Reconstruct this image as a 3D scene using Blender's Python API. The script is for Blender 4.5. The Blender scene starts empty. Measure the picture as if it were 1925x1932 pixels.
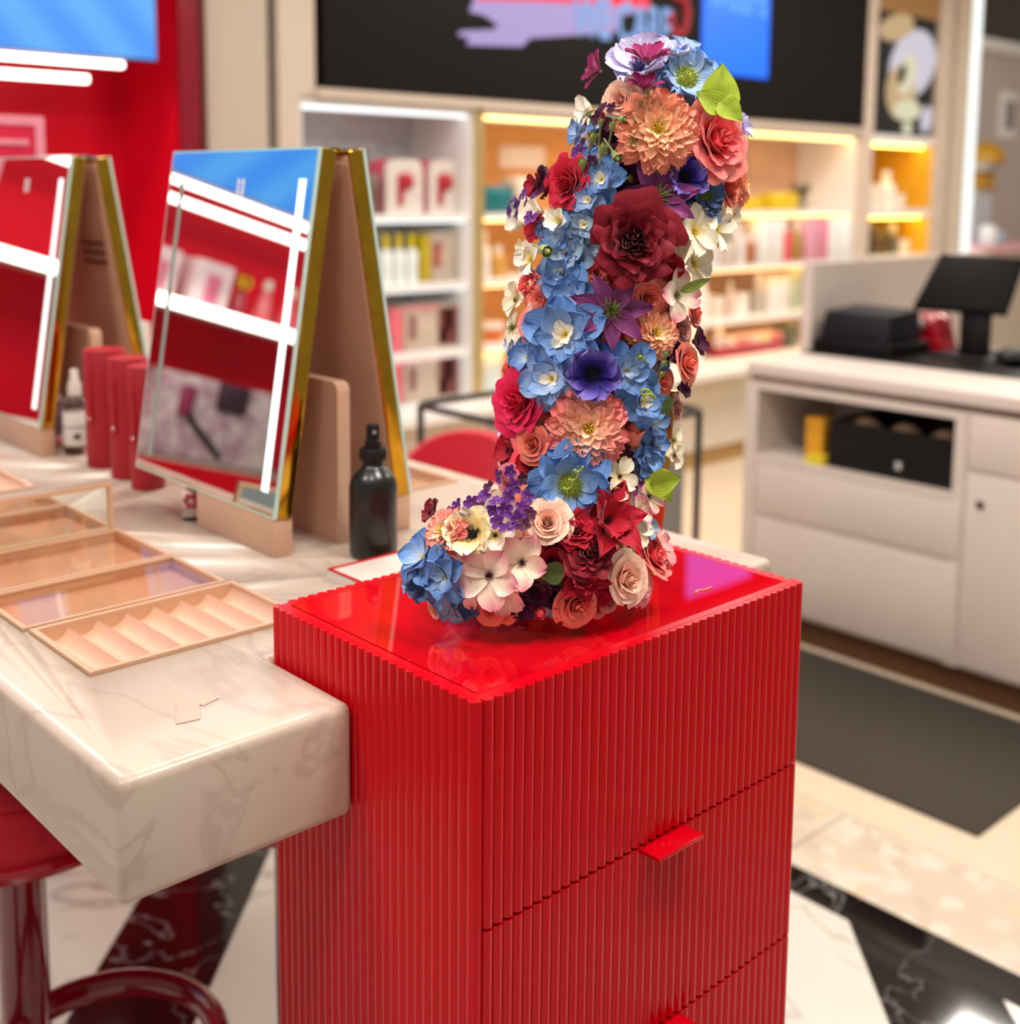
import bpy, bmesh, math, random
from mathutils import Vector, Matrix
random.seed(7)
R = math.radians
sc = bpy.context.scene
# ------------------------------------------------------------------ camera
FPX, CX, CY = 2270.0, 962.5, 645.0            # pixels of the 1925x1932 frame
PITCH, ROLL, YAW = R(7.28), R(0.5), R(47.3)
CAM = Vector((0, 0, 1.5))
_fh = Vector((math.cos(YAW), math.sin(YAW), 0)); _up = Vector((0, 0, 1))
FWD = math.cos(PITCH) * _fh - math.sin(PITCH) * _up
_r = FWD.cross(_up).normalized(); _u = _r.cross(FWD)
RGT = math.cos(ROLL) * _r + math.sin(ROLL) * _u
UPV = -math.sin(ROLL) * _r + math.cos(ROLL) * _u
cam = bpy.data.cameras.new('camera'); camo = bpy.data.objects.new('camera', cam)
sc.collection.objects.link(camo); sc.camera = camo
M3 = Matrix((RGT, UPV, -FWD)).transposed()
camo.matrix_world = Matrix.Translation(CAM) @ M3.to_4x4()
cam.sensor_fit = 'HORIZONTAL'; cam.sensor_width = 36.0
cam.lens = FPX / 1925.0 * 36.0
cam.shift_y = -(966.0 - CY) / 1925.0
cam.clip_start = 0.02; cam.clip_end = 60
cam.dof.use_dof = True; cam.dof.focus_distance = 1.09; cam.dof.aperture_fstop = 3.6
# ------------------------------------------------------------------ light
w = bpy.data.worlds.new('world'); sc.world = w; w.use_nodes = True
w.node_tree.nodes['Background'].inputs[0].default_value = (1.0, 0.95, 0.9, 1)
w.node_tree.nodes['Background'].inputs[1].default_value = 0.30
sc.view_settings.view_transform = 'Standard'; sc.view_settings.look = 'None'
sc.view_settings.gamma = 1.0; sc.view_settings.use_curve_mapping = False
sc.view_settings.exposure = 0.0

def area(name, loc, sx, sy, energy, col=(1, .94, .87), rot=(0, 0, 0)):
    l = bpy.data.lights.new(name, 'AREA'); l.shape = 'RECTANGLE'; l.size = sx; l.size_y = sy
    l.energy = energy; l.color = col
    o = bpy.data.objects.new(name, l); o.location = loc; o.rotation_euler = rot
    sc.collection.objects.link(o); return o
for li, (x, y, e) in enumerate(((-0.15, 0.25, 20), (1.15, 0.05, 37), (-0.9, 1.25, 30), (1.3, 1.9, 20), (2.4, 2.4, 26), (0.6, 3.2, 26), (3.8, 0.3, 30), (4.2, 3.0, 34), (5.9, 2.6, 34), (7.4, 2.2, 34))):
    area('ceiling_lamp_%d_offscreen' % (li + 1), (x, y, 3.08), 0.45, 0.45, e)

def ray(px, py): return FWD + (px - CX) / FPX * RGT - (py - CY) / FPX * UPV
def atz(px, py, z):
    d = ray(px, py); return CAM + d * ((z - CAM.z) / d.z)
def aty(px, py, y):
    d = ray(px, py); return CAM + d * ((y - CAM.y) / d.y)
def atx(px, py, x):
    d = ray(px, py); return CAM + d * ((x - CAM.x) / d.x)
def atd(px, py, dep): return CAM + ray(px, py) * dep
# ------------------------------------------------------------------ materials
def lin(c):
    if isinstance(c, str):
        c = [int(c[i:i + 2], 16) / 255 for i in (0, 2, 4)]
        c = [v / 12.92 if v <= .04045 else ((v + .055) / 1.055) ** 2.4 for v in c]
    return tuple(c[:3]) + (1,)
MATS = {}
def pm(name, col, rough=.5, metal=0, var=.08, scale=25, coat=0, bump=0, emit=0, spec=.5, ecol=None, coat_rough=.05, trans=0, ior=None, sheen=0):
    if name in MATS: return MATS[name]
    m = bpy.data.materials.new(name); m.use_nodes = True
    nt = m.node_tree; b = nt.nodes['Principled BSDF']
    c = lin(col)
    if emit: c = tuple(v * .12 for v in c[:3]) + (1,)
    tc = nt.nodes.new('ShaderNodeTexCoord'); no = nt.nodes.new('ShaderNodeTexNoise')
    no.inputs['Scale'].default_value = scale; no.inputs['Detail'].default_value = 3
    nt.links.new(tc.outputs['Object'], no.inputs['Vector'])
    rp = nt.nodes.new('ShaderNodeValToRGB')
    rp.color_ramp.elements[0].position = .3; rp.color_ramp.elements[1].position = .7
    rp.color_ramp.elements[0].color = tuple(max(0, v * (1 - var)) for v in c[:3]) + (1,)
    rp.color_ramp.elements[1].color = tuple(min(1, v * (1 + var)) for v in c[:3]) + (1,)
    nt.links.new(no.outputs['Fac'], rp.inputs['Fac']); nt.links.new(rp.outputs['Color'], b.inputs['Base Color'])
    b.inputs['Roughness'].default_value = rough; b.inputs['Metallic'].default_value = metal
    b.inputs['Specular IOR Level'].default_value = spec
    b.inputs['Coat Weight'].default_value = coat; b.inputs['Coat Roughness'].default_value = coat_rough
    b.inputs['Sheen Weight'].default_value = sheen
    if trans: b.inputs['Transmission Weight'].default_value = trans
    if ior: b.inputs['IOR'].default_value = ior
    if bump:
        bp = nt.nodes.new('ShaderNodeBump'); bp.inputs['Strength'].default_value = bump; bp.inputs['Distance'].default_value = .002
        nt.links.new(no.outputs['Fac'], bp.inputs['Height']); nt.links.new(bp.outputs['Normal'], b.inputs['Normal'])
    if emit:
        b.inputs['Emission Color'].default_value = lin(ecol or col); b.inputs['Emission Strength'].default_value = emit
    MATS[name] = m; return m

def stone(name, base, vein, rough=.25, scale=4, wid=.04, cloud=None, stretch=(1, 1, 1), rot=0):
    if name in MATS: return MATS[name]
    m = bpy.data.materials.new(name); m.use_nodes = True; nt = m.node_tree; b = nt.nodes['Principled BSDF']
    tc = nt.nodes.new('ShaderNodeTexCoord'); mp = nt.nodes.new('ShaderNodeMapping')
    mp.inputs['Scale'].default_value = stretch; mp.inputs['Rotation'].default_value = (0, 0, rot)
    nt.links.new(tc.outputs['Object'], mp.inputs['Vector'])
    n1 = nt.nodes.new('ShaderNodeTexNoise'); n1.inputs['Scale'].default_value = scale; n1.inputs['Detail'].default_value = 6; n1.inputs['Distortion'].default_value = 1.6
    n2 = nt.nodes.new('ShaderNodeTexNoise'); n2.inputs['Scale'].default_value = scale * .7; n2.inputs['Detail'].default_value = 4
    nt.links.new(mp.outputs[0], n1.inputs['Vector']); nt.links.new(mp.outputs[0], n2.inputs['Vector'])
    r1 = nt.nodes.new('ShaderNodeValToRGB'); e = r1.color_ramp.elements
    e[0].position = .5 - wid; e[0].color = (0, 0, 0, 1); e[1].position = .5 + wid; e[1].color = (0, 0, 0, 1)
    k = e.new(.5); k.color = (1, 1, 1, 1)
    nt.links.new(n1.outputs['Fac'], r1.inputs['Fac'])
    r2 = nt.nodes.new('ShaderNodeValToRGB'); r2.color_ramp.elements[0].position = .35; r2.color_ramp.elements[1].position = .7
    r2.color_ramp.elements[0].color = lin(base); r2.color_ramp.elements[1].color = lin(cloud or base)
    nt.links.new(n2.outputs['Fac'], r2.inputs['Fac'])
    mu = nt.nodes.new('ShaderNodeMath'); mu.operation = 'MULTIPLY'
    nt.links.new(r1.outputs['Color'], mu.inputs[0]); nt.links.new(n2.outputs['Fac'], mu.inputs[1])
    mx = nt.nodes.new('ShaderNodeMixRGB'); nt.links.new(mu.outputs[0], mx.inputs['Fac'])
    nt.links.new(r2.outputs['Color'], mx.inputs['Color1']); mx.inputs['Color2'].default_value = lin(vein)
    nt.links.new(mx.outputs['Color'], b.inputs['Base Color'])
    b.inputs['Roughness'].default_value = rough
    MATS[name] = m; return m

def terrazzo(name):
    if name in MATS: return MATS[name]
    m = bpy.data.materials.new(name); m.use_nodes = True; nt = m.node_tree; b = nt.nodes['Principled BSDF']
    tc = nt.nodes.new('ShaderNodeTexCoord'); v = nt.nodes.new('ShaderNodeTexVoronoi'); v.inputs['Scale'].default_value = 22
    nt.links.new(tc.outputs['Object'], v.inputs['Vector'])
    r = nt.nodes.new('ShaderNodeValToRGB'); e = r.color_ramp.elements; r.color_ramp.interpolation = 'CONSTANT'
    e[0].color = lin('D6C6B2'); e[1].position = .35; e[1].color = lin('DDCFBB')
    for p, c in ((.5, 'D2C0AA'), (.62, 'E4D8C4'), (.75, 'D8C8B2'), (.86, 'DCC8A4'), (.95, 'C8BAA8')):
        k = e.new(p); k.color = lin(c)
    nt.links.new(v.outputs['Color'], r.inputs['Fac']); nt.links.new(r.outputs['Color'], b.inputs['Base Color'])
    b.inputs['Roughness'].default_value = .3
    MATS[name] = m; return m

def petal_mat(name, base, tip, mid=None, rough=.6, pos=.5):
    key = 'petal_' + name
    if key in MATS: return MATS[key]
    m = bpy.data.materials.new(key); m.use_nodes = True; nt = m.node_tree; b = nt.nodes['Principled BSDF']
    at = nt.nodes.new('ShaderNodeAttribute'); at.attribute_name = 't'
    r = nt.nodes.new('ShaderNodeValToRGB'); e = r.color_ramp.elements
    e[0].color = lin(base); e[1].color = lin(tip)
    if mid: k = e.new(pos); k.color = lin(mid)
    nt.links.new(at.outputs['Fac'], r.inputs['Fac'])
    tc = nt.nodes.new('ShaderNodeTexCoord'); no = nt.nodes.new('ShaderNodeTexNoise'); no.inputs['Scale'].default_value = 5; no.inputs['Detail'].default_value = 4
    nt.links.new(tc.outputs['Object'], no.inputs['Vector'])
    hs = nt.nodes.new('ShaderNodeHueSaturation'); mr = nt.nodes.new('ShaderNodeMapRange')
    mr.inputs['To Min'].default_value = .92; mr.inputs['To Max'].default_value = 1.42; hs.inputs['Saturation'].default_value = 1.08
    nt.links.new(no.outputs['Fac'], mr.inputs['Value']); nt.links.new(mr.outputs[0], hs.inputs['Value']); nt.links.new(r.outputs['Color'], hs.inputs['Color'])
    nt.links.new(hs.outputs['Color'], b.inputs['Base Color'])
    au = nt.nodes.new('ShaderNodeAttribute'); au.attribute_name = 'u'
    ml = nt.nodes.new('ShaderNodeMath'); ml.operation = 'MULTIPLY'; ml.inputs[1].default_value = 26; nt.links.new(au.outputs['Fac'], ml.inputs[0])
    sn = nt.nodes.new('ShaderNodeMath'); sn.operation = 'SINE'; nt.links.new(ml.outputs[0], sn.inputs[0])
    ad = nt.nodes.new('ShaderNodeMath'); ad.operation = 'MULTIPLY_ADD'; ad.inputs[1].default_value = .35; nt.links.new(sn.outputs[0], ad.inputs[0]); nt.links.new(no.outputs['Fac'], ad.inputs[2])
    bp = nt.nodes.new('ShaderNodeBump'); bp.inputs['Strength'].default_value = .2; bp.inputs['Distance'].default_value = .001
    nt.links.new(ad.outputs[0], bp.inputs['Height']); nt.links.new(bp.outputs['Normal'], b.inputs['Normal'])
    b.inputs['Roughness'].default_value = rough; b.inputs['Sheen Weight'].default_value = .15
    b.inputs['Specular IOR Level'].default_value = .3
    MATS[key] = m; return m

# ------------------------------------------------------------------ mesh helpers
COL = sc.collection
class MB:
    def __init__(s): s.v = []; s.f = []
    def add(s, vs, fs):
        o = len(s.v); s.v += [tuple(x) for x in vs]; s.f += [tuple(i + o for i in f) for f in fs]; return s
    def box(s, x0, x1, y0, y1, z0, z1):
        return s.add([(x, y, z) for z in (z0, z1) for y in (y0, y1) for x in (x0, x1)],
                     [(0, 2, 3, 1), (4, 5, 7, 6), (0, 1, 5, 4), (2, 6, 7, 3), (0, 4, 6, 2), (1, 3, 7, 5)])
    def hexa(s, P):   # 8 points: bottom 4 ccw, top 4 ccw
        return s.add(P, [(3, 2, 1, 0), (4, 5, 6, 7), (0, 1, 5, 4), (1, 2, 6, 5), (2, 3, 7, 6), (3, 0, 4, 7)])
    def prism(s, poly, z0, z1):
        n = len(poly); vs = [(x, y, z0) for x, y in poly] + [(x, y, z1) for x, y in poly]
        return s.add(vs, [tuple(range(n - 1, -1, -1)), tuple(range(n, 2 * n))] + [(i, (i + 1) % n, n + (i + 1) % n, n + i) for i in range(n)])
    def prismx(s, poly, x0, x1):
        n = len(poly); vs = [(x0, y, z) for y, z in poly] + [(x1, y, z) for y, z in poly]
        return s.add(vs, [tuple(range(n - 1, -1, -1)), tuple(range(n, 2 * n))] + [(i, (i + 1) % n, n + (i + 1) % n, n + i) for i in range(n)])
    def lathe(s, prof, c=(0, 0, 0), n=28, ax=None):
        o = []; fs = []
        for r, z in prof:
            for k in range(n):
                a = 2 * math.pi * k / n; o.append((c[0] + r * math.cos(a), c[1] + r * math.sin(a), c[2] + z))
        m = len(prof)
        for j in range(m - 1):
            for k in range(n):
                fs.append((j * n + k, j * n + (k + 1) % n, (j + 1) * n + (k + 1) % n, (j + 1) * n + k))
        fs.append(tuple(range(n - 1, -1, -1))); fs.append(tuple((m - 1) * n + k for k in range(n)))
        return s.add(o, fs)
    def tube(s, pts, r, n=8, closed=False, flat=1.0):
        pts = [Vector(p) for p in pts]; N = len(pts); o = []; prev = None
        rr = r if isinstance(r, (list, tuple)) else [r] * N
        for i, p in enumerate(pts):
            a = pts[(i - 1) % N] if (closed or i) else p; b = pts[(i + 1) % N] if (closed or i < N - 1) else p
            t = (b - a).normalized()
            ref = prev if prev else (Vector((0, 0, 1)) if abs(t.z) < .9 else Vector((1, 0, 0)))
            x = (ref - t * ref.dot(t)).normalized(); prev = x; y = t.cross(x)
            for k in range(n):
                an = 2 * math.pi * k / n; o.append(p + rr[i] * (math.cos(an) * x * flat + math.sin(an) * y))
        fs = []
        for i in range(N if closed else N - 1):
            for k in range(n):
                j = (i + 1) % N; fs.append((i * n + k, i * n + (k + 1) % n, j * n + (k + 1) % n, j * n + k))
        if not closed: fs.append(tuple(range(n - 1, -1, -1))); fs.append(tuple((N - 1) * n + k for k in range(n)))
        return s.add(o, fs)
    def sphere(s, c, r, n=12, m=8, sz=1):
        prof = [(max(.0005, r * math.sin(math.pi * i / m)), -r * sz * math.cos(math.pi * i / m)) for i in range(m + 1)]
        return s.lathe(prof, c, n)

def obj(name, mb, mat, parent=None, smooth=False, bevel=0, seg=2, attr=None, label=None):
    me = bpy.data.meshes.new(name)
    off = Vector(parent['_o']) if parent is not None and '_o' in parent else Vector((0, 0, 0))
    bm = bmesh.new()
    vs = [bm.verts.new(Vector(v) - off) for v in mb.v]
    for f in mb.f:
        try: bm.faces.new([vs[i] for i in f])
        except ValueError: pass
    bmesh.ops.recalc_face_normals(bm, faces=bm.faces)
    if bevel:
        bmesh.ops.remove_doubles(bm, verts=bm.verts, dist=1e-6)
        es = [e for e in bm.edges if len(e.link_faces) == 2 and e.calc_face_angle(0) > .6]
        bmesh.ops.bevel(bm, geom=es, offset=bevel, segments=seg, affect='EDGES', profile=.5)
    bm.to_mesh(me); bm.free()
    if smooth or bevel:
        for p in me.polygons: p.use_smooth = True
        me.set_sharp_from_angle(angle=R(40 if smooth else 50))
    me.materials.append(mat)
    o = bpy.data.objects.new(name, me); COL.objects.link(o)
    if parent is not None:
        o.parent = parent
    o['_o'] = tuple(off)
    if label: o['label'] = label
    return o
def tag(o, label, cat, group=None):
    o['label'] = label; o['category'] = cat
    if group: o['group'] = group
    return o
def thing(name, label, cat, loc, group=None):
    o = bpy.data.objects.new(name, None); COL.objects.link(o); o.location = loc; o['_o'] = tuple(loc)
    o.empty_display_size = .05
    return tag(o, label, cat, group)
def rebase(o):     # put a one-mesh thing's origin at its base centre
    bb = [Vector(c) for c in o.bound_box]; c = sum(bb, Vector()) / 8; c.z = min(b.z for b in bb)
    o.data.transform(Matrix.Translation(-c)); o.location = c; o['_o'] = tuple(c); return o
def struct(o): o['kind'] = 'structure'; return o
def box_thing(name, mat, x0, x1, y0, y1, z0, z1, label, cat, group=None, bevel=0):
    return tag(rebase(obj(name, MB().box(x0, x1, y0, y1, z0, z1), mat, bevel=bevel)), label, cat, group)
def copy_tree(o, parent=None):
    c = o.copy(); COL.objects.link(c)
    if parent is not None: c.parent = parent
    for ch in list(o.children): copy_tree(ch, c)
    return c
def text_mesh(name, s, size, mat, mw, parent, depth=.002):
    cu = bpy.data.curves.new(name, 'FONT'); cu.body = s; cu.size = size; cu.extrude = depth; cu.offset = size * .025; cu.align_x = 'CENTER'
    t = bpy.data.objects.new(name, cu); COL.objects.link(t)
    dg = bpy.context.evaluated_depsgraph_get(); me = bpy.data.meshes.new_from_object(t.evaluated_get(dg))
    bpy.data.objects.remove(t); bpy.data.curves.remove(cu)
    off = Vector(parent['_o']) if parent is not None and '_o' in parent else Vector((0, 0, 0))
    me.transform(Matrix.Translation(-off) @ mw); me.materials.clear(); me.materials.append(mat)
    o = bpy.data.objects.new(name, me); COL.objects.link(o); o.parent = parent; return o
WALLTXT = lambda x, y, z: Matrix.Translation((x, y, z)) @ Matrix.Rotation(R(90), 4, 'X')   # text on a wall facing -Y

RED = pm('red_lacquer', (.62, .0004, .008), .22, spec=.16, coat=.2, coat_rough=.05, var=.03, scale=4)
REDTOP = pm('red_glass_top', (.62, .0004, .008), .5, coat=1.0, coat_rough=.008, var=.03, scale=4, spec=.0)
REDTOP.node_tree.nodes['Principled BSDF'].inputs['Coat IOR'].default_value = 2.3
REDWALL = pm('red_wall_panel', (.72, .001, .02), .5, spec=.2, var=.05, scale=3)
DRED = pm('dark_red_gloss', (.22, .001, .010), .16, coat=.6)
GOLD = pm('polished_gold', 'C9992B', .14, 1, var=.12, scale=30)
BLACKG = pm('black_matte', '121110', .45, spec=.3)
WHITE = pm('white_laminate', 'E6DDD2', .4, var=.03)
BEIGE = pm('beige_wall', 'CBBAA8', .55, var=.015, scale=2)
BLUSH = pm('blush_lacquer', 'CDA58A', .4, var=.04)
CREAM = stone('cream_solid_surface', 'D0BEAD', 'AA9484', .3, 6, .03, 'C4AE9C', (1, .35, 1), R(18))
# ------------------------------------------------------------------ setting: floor
def clip(poly, a, b, c):        # keep a*x+b*y<=c
    out = []
    for i in range(len(poly)):
        p, q = poly[i], poly[(i + 1) % len(poly)]; dp = a * p[0] + b * p[1] - c; dq = a * q[0] + b * q[1] - c
        if dp <= 0: out.append(p)
        if dp * dq < 0:
            t = dp / (dp - dq); out.append((p[0] + t * (q[0] - p[0]), p[1] + t * (q[1] - p[1])))
    return out
floor = struct(obj('floor', MB().box(-3.2, 10.5, -1.2, 6.2, -.12, -.006), pm('grout', 'A89E92', .8)))
MARBLE = stone('white_marble', 'E4E0D4', '8A8578', .14, 2.2, .02, 'D8D3C6')
BLACKM = stone('black_marble', '0E0C0C', 'A8A8A8', .06, 3.0, .008, '14100F')
def floor_tile(poly, mat, z=0.0, name='floor_tile'):
    cx = sum(p[0] for p in poly) / len(poly); cy = sum(p[1] for p in poly) / len(poly)
    g = .0015; pl = []
    for x, y in poly:
        d = math.hypot(x - cx, y - cy); k = max(0, 1 - g * 1.5 / max(d, .01)); pl.append((cx + (x - cx) * k, cy + (y - cy) * k))
    return obj(name, MB().prism(pl, -.008, z), mat, floor)
S2 = math.sqrt(.5)
bands = []
p0 = -.87 - 1.49
while p0 < 3:
    bands += [(p0, p0 + .23, 1), (p0 + .23, p0 + .86, 0), (p0 + .86, p0 + 1.49, 0)]; p0 += 1.49
for a, b, dark in bands:
    q = -1.2
    st = 1.26 if dark else .63
    while q < 4.6:
        poly = [((p_ + q_) * S2, (q_ - p_) * S2) for p_, q_ in ((a, q), (b, q), (b, q + st), (a, q + st))]
        for cl in ((1, 0, 2.10), (-1, 0, 1.2), (0, -1, .5), (0, 1, 4.0)):
            poly = clip(poly, *cl) if poly else poly
        if len(poly) >= 3: floor_tile(poly, BLACKM if dark else MARBLE)
        q += st
y = -.55
while y < 4:
    floor_tile([(2.10, y), (2.19, y), (2.19, y + .6), (2.10, y + .6)], BLACKM)
    y += .6
y = 1.463 - 1.8
while y < 4:
    floor_tile([(2.19, y), (2.473, y), (2.473, y + .9), (2.19, y + .9)], terrazzo('terrazzo')); y += .9
floor_tile([(2.473, -1.1), (10.4, -1.1), (10.4, 6), (2.473, 6)], pm('cream_floor', 'E3D0B6', .35, var=.03), name='floor_panel')
tag(rebase(obj('floor_mat', MB().box(2.611, 3.29, 1.198, 2.42, .0, .008), pm('charcoal_carpet', '3F382F', .95, var=.15, scale=150, bump=.5))),
    'dark charcoal floor mat in front of the white cash desk', 'mat')
# ceiling and outer walls of the shop
struct(obj('ceiling', MB().box(-3.2, 10.5, -1.2, 6.2, 3.12, 3.2), pm('ceiling_paint', 'E8E2DA', .8)))
wall = struct(obj('wall_back', MB().box(-3.2, 10.5, 4.62, 4.75, 0, 3.12), BEIGE))
struct(obj('trim_1', MB().box(2.24, 2.50, 4.09, 4.62, 0, 3.1), pm('beige_pillar', 'BDAE9C', .5, var=.015, scale=2)))
struct(obj('trim_2', MB().box(2.50, 2.535, 4.12, 4.62, 0, 3.1), pm('dark_trim', '2A2420', .5)))
struct(obj('trim_3', MB().box(2.535, 2.70, 4.07, 4.62, 1.853, 3.1), BEIGE))
struct(obj('trim_11', MB().box(2.535, 2.628, 4.07, 4.62, 0, 1.853), BEIGE))
struct(obj('trim_4', MB().box(2.18, 2.24, 4.12, 4.62, 0, 3.1), pm('black_post', '1C1B1A', .4)))
struct(obj('trim_5', MB().box(6.705, 6.83, 4.07, 4.62, 0, 3.1), pm('pillar_light', 'D8C6B4', .5)))
struct(obj('trim_6', MB().box(7.61, 7.78, 4.07, 4.62, 0, 3.1), pm('pillar_light', 'D8C6B4', .5)))
struct(obj('trim_7', MB().box(7.78, 7.86, 4.12, 4.62, 0, 3.1), pm('grey_channel', '8F877C', .5)))
struct(obj('trim_8', MB().box(7.86, 8.04, 4.07, 4.62, 0, 3.1), pm('pillar_cream', 'DCCDB8', .5)))
struct(obj('trim_9', MB().box(8.06, 8.17, 4.07, 4.62, 0, 3.1), pm('lit_strip', 'F2FAF6', .4, emit=1.3)))
# ------------------------------------------------------------------ red fluted cabinet
X0, X1, Y0, Y1, ZT = .603, 1.063, .690, 1.0, 1.09
def reed(a, b, n, d, out, seg=6):
    a = Vector(a); b = Vector(b); o = Vector(out); pts = []
    for i in range(n):
        for k in range(seg):
            u = k / seg; h = math.sqrt(max(0, 1 - (2 * u - 1) ** 2)) if 0 < u < 1 else 0
            h = math.sin(math.pi * u) ** .6 if 0 < u < 1 else 0
            pts.append(tuple(a + (b - a) * ((i + u) / n) + o * d * h))
    pts.append(tuple(b)); return pts
cab = thing('drawer_cabinet', 'glossy red fluted drawer cabinet that carries the flower boot', 'cabinet', ((X0 + X1) / 2, (Y0 + Y1) / 2, 0))
D = .0046
lf = reed((X0 + D, Y0 + .003), (X0 + D, Y1 - .002), 26, D, (-1, 0))
obj('side_panel', MB().prism(lf + [(X0 + .0095, Y1 - .002), (X0 + .0095, Y0 + .003)], .05, ZT), RED, cab, smooth=True)
rf = reed((X1 - D, Y0 + .022), (X1 - D, Y1 - .002), 24, D, (1, 0))
obj('side_panel', MB().prism(rf + [(X1 - .016, Y1 - .002), (X1 - .016, Y0 + .022)], .05, ZT), RED, cab, smooth=True)
bk = reed((X0 + .018, Y1 - D), (X1 - .018, Y1 - D), 37, D, (0, 1))
obj('back_panel', MB().prism(bk + [(X1 - .018, Y1 - .014), (X0 + .018, Y1 - .014)], .05, ZT), RED, cab, smooth=True)
obj('carcass', MB().box(X0 + .009, X1 - .017, Y0 + .0185, Y1 - .016, .05, ZT - .013), RED, cab)
obj('plinth', MB().box(X0 + .03, X1 - .03, Y0 + .04, Y1 - .03, 0, .05), DRED, cab)
fr = reed((X0 + .0115, Y0 + D), (X1 + .001, Y0 + D), 39, D, (0, -1))
zs = [(.8915, ZT), (.6925, .8885), (.4935, .6895), (.2945, .4905), (.055, .2915)]
for i, (za, zb) in enumerate(zs):
    dr = obj('drawer_front', MB().prism(fr + [(X1 + .001, Y0 + .018), (X0 + .0115, Y0 + .018)], za, zb), RED, cab, smooth=True)
    if i:
        obj('handle', MB().box(.811, .877, Y0 - .021, Y0 + .01, zb - .0065, zb - .002), RED, dr, bevel=.001)
b_ = .0145
tb = MB()
for a in ((X0 + .0065, X1 - .0065, Y0 + .0065, Y0 + b_), (X0 + .0065, X1 - .0065, Y1 - b_, Y1 - .0065), (X0 + .0065, X0 + b_, Y0 + b_, Y1 - b_), (X1 - b_, X1 - .0065, Y0 + b_, Y1 - b_)):
    tb.box(*a, ZT - .012, ZT + .0003)
obj('top_border', tb, RED, cab)
obj('top_glass', MB().box(X0 + b_ + .0015, X1 - b_ - .0015, Y0 + b_ + .0015, Y1 - b_ - .0015, ZT - .012, ZT + .0005), REDTOP, cab)
# dropped stamens on the cabinet top
sp = [atz(x, y, ZT + .0012) for x, y in ((1312, 1118), (1318, 1113), (1328, 1113), (1336, 1110), (1344, 1107))]
tag(rebase(obj('fallen_stamen', MB().tube(sp, [.0013, .0006, .0005, .0007, .0005], 5), pm('stamen_yellow', 'D9B25A', .6))), 'tiny dry yellow stamen lying on the red cabinet top', 'stamen')
# ------------------------------------------------------------------ counter
ZC, CZ0 = 1.0375, .930
CX0, CX1, CY0, CY1 = .378, 1.25, .856, 2.95
cpoly = [(CX0, CY0), (X0 - .001, CY0), (X0 - .001, Y1 + .002), (X1 + .001, Y1 + .002), (X1 + .001, CY0), (CX1, CY0), (CX1, CY1), (CX0, CY1)]
counter = thing('makeup_counter', 'long cream marbled makeup counter with rounded edges, wrapped round the red cabinet', 'counter', (.81, 1.9, 0))
slab = obj('worktop', MB().prism(cpoly, CZ0, ZC), CREAM, counter, bevel=.010, seg=4)
holes = []
for k in range(3):
    dy = .747 * k
    holes += [(.4484, .6876, 1.0684 + dy, 1.2196 + dy), (.4444, .6816, 1.2244 + dy, 1.3556 + dy), (.4444, .6816, 1.3584 + dy, 1.5116 + dy)]
    holes += [(1.025, 1.205, 1.425, 1.56), (1.025, 1.205, 1.57, 1.70)] if k == 0 else []
holes = [h for h in holes if h[3] < CY1 - .05]
cb = MB()
for a, b, c, d in holes: cb.box(a, b, c, d, ZC - .0175, ZC + .05)
cut = obj('cutter', cb, CREAM, counter)
md = slab.modifiers.new('b', 'BOOLEAN'); md.object = cut; md.operation = 'DIFFERENCE'; md.solver = 'EXACT'
bpy.context.view_layer.update()
nm = bpy.data.meshes.new_from_object(slab.evaluated_get(bpy.context.evaluated_depsgraph_get()))
slab.modifiers.clear(); old = slab.data; slab.data = nm; bpy.data.meshes.remove(old); bpy.data.objects.remove(cut)
obj('pedestal', MB().box(.80, 1.07, 2.70, 2.88, 0, CZ0 + .002), RED, counter, bevel=.01)
# clear stickers on the worktop
CLR = pm('clear_film', 'BEAC9B', .35, spec=.2, var=.02)
def film(pts):
    P = [atz(x, y, ZC) for x, y in pts]; vs = [p + Vector((0, 0, .0001)) for p in P] + [p + Vector((0, 0, .0011)) for p in P]
    return MB().hexa(vs)
t1 = tag(rebase(obj('film_patch', film([(332, 1368), (378, 1358), (376, 1320), (333, 1326)]), CLR)), 'square clear film patch stuck on the cream worktop', 'sticker')
t2 = tag(rebase(obj('film_patch', film([(360, 1326), (384, 1333), (414, 1318), (386, 1310)]), CLR)), 'slanted clear film patch stuck on the cream worktop', 'sticker')
# ------------------------------------------------------------------ palette trays in the counter
PAL = pm('tray_plastic', 'CFA583', .38, coat=.2, var=.03); PAL2 = pm('tray_plastic_rose', 'D6A88C', .45, var=.03)
MIRR = pm('mirror_silver', 'E8ECEA', .015, 1, var=.0)
def thin_clear(name):
    m = bpy.data.materials.new(name); m.use_nodes = True; nt = m.node_tree; nt.nodes.remove(nt.nodes['Principled BSDF'])
    tr = nt.nodes.new('ShaderNodeBsdfTransparent'); tr.inputs[0].default_value = (.97, .93, .88, 1)
    gl = nt.nodes.new('ShaderNodeBsdfGlossy'); gl.inputs['Roughness'].default_value = .04
    lw0 = nt.nodes.new('ShaderNodeLayerWeight'); lw = nt.nodes.new('ShaderNodeMapRange'); lw.inputs['To Min'].default_value = .02; lw.inputs['To Max'].default_value = .35; lw.inputs['From Min'].default_value = .45; nt.links.new(lw0.outputs['Facing'], lw.inputs['Value']); mx = nt.nodes.new('ShaderNodeMixShader')
    nt.links.new(lw.outputs[0], mx.inputs[0]); nt.links.new(tr.outputs[0], mx.inputs[1]); nt.links.new(gl.outputs[0], mx.inputs[2])
    nt.links.new(mx.outputs[0], nt.nodes['Material Output'].inputs[0]); return m
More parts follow.
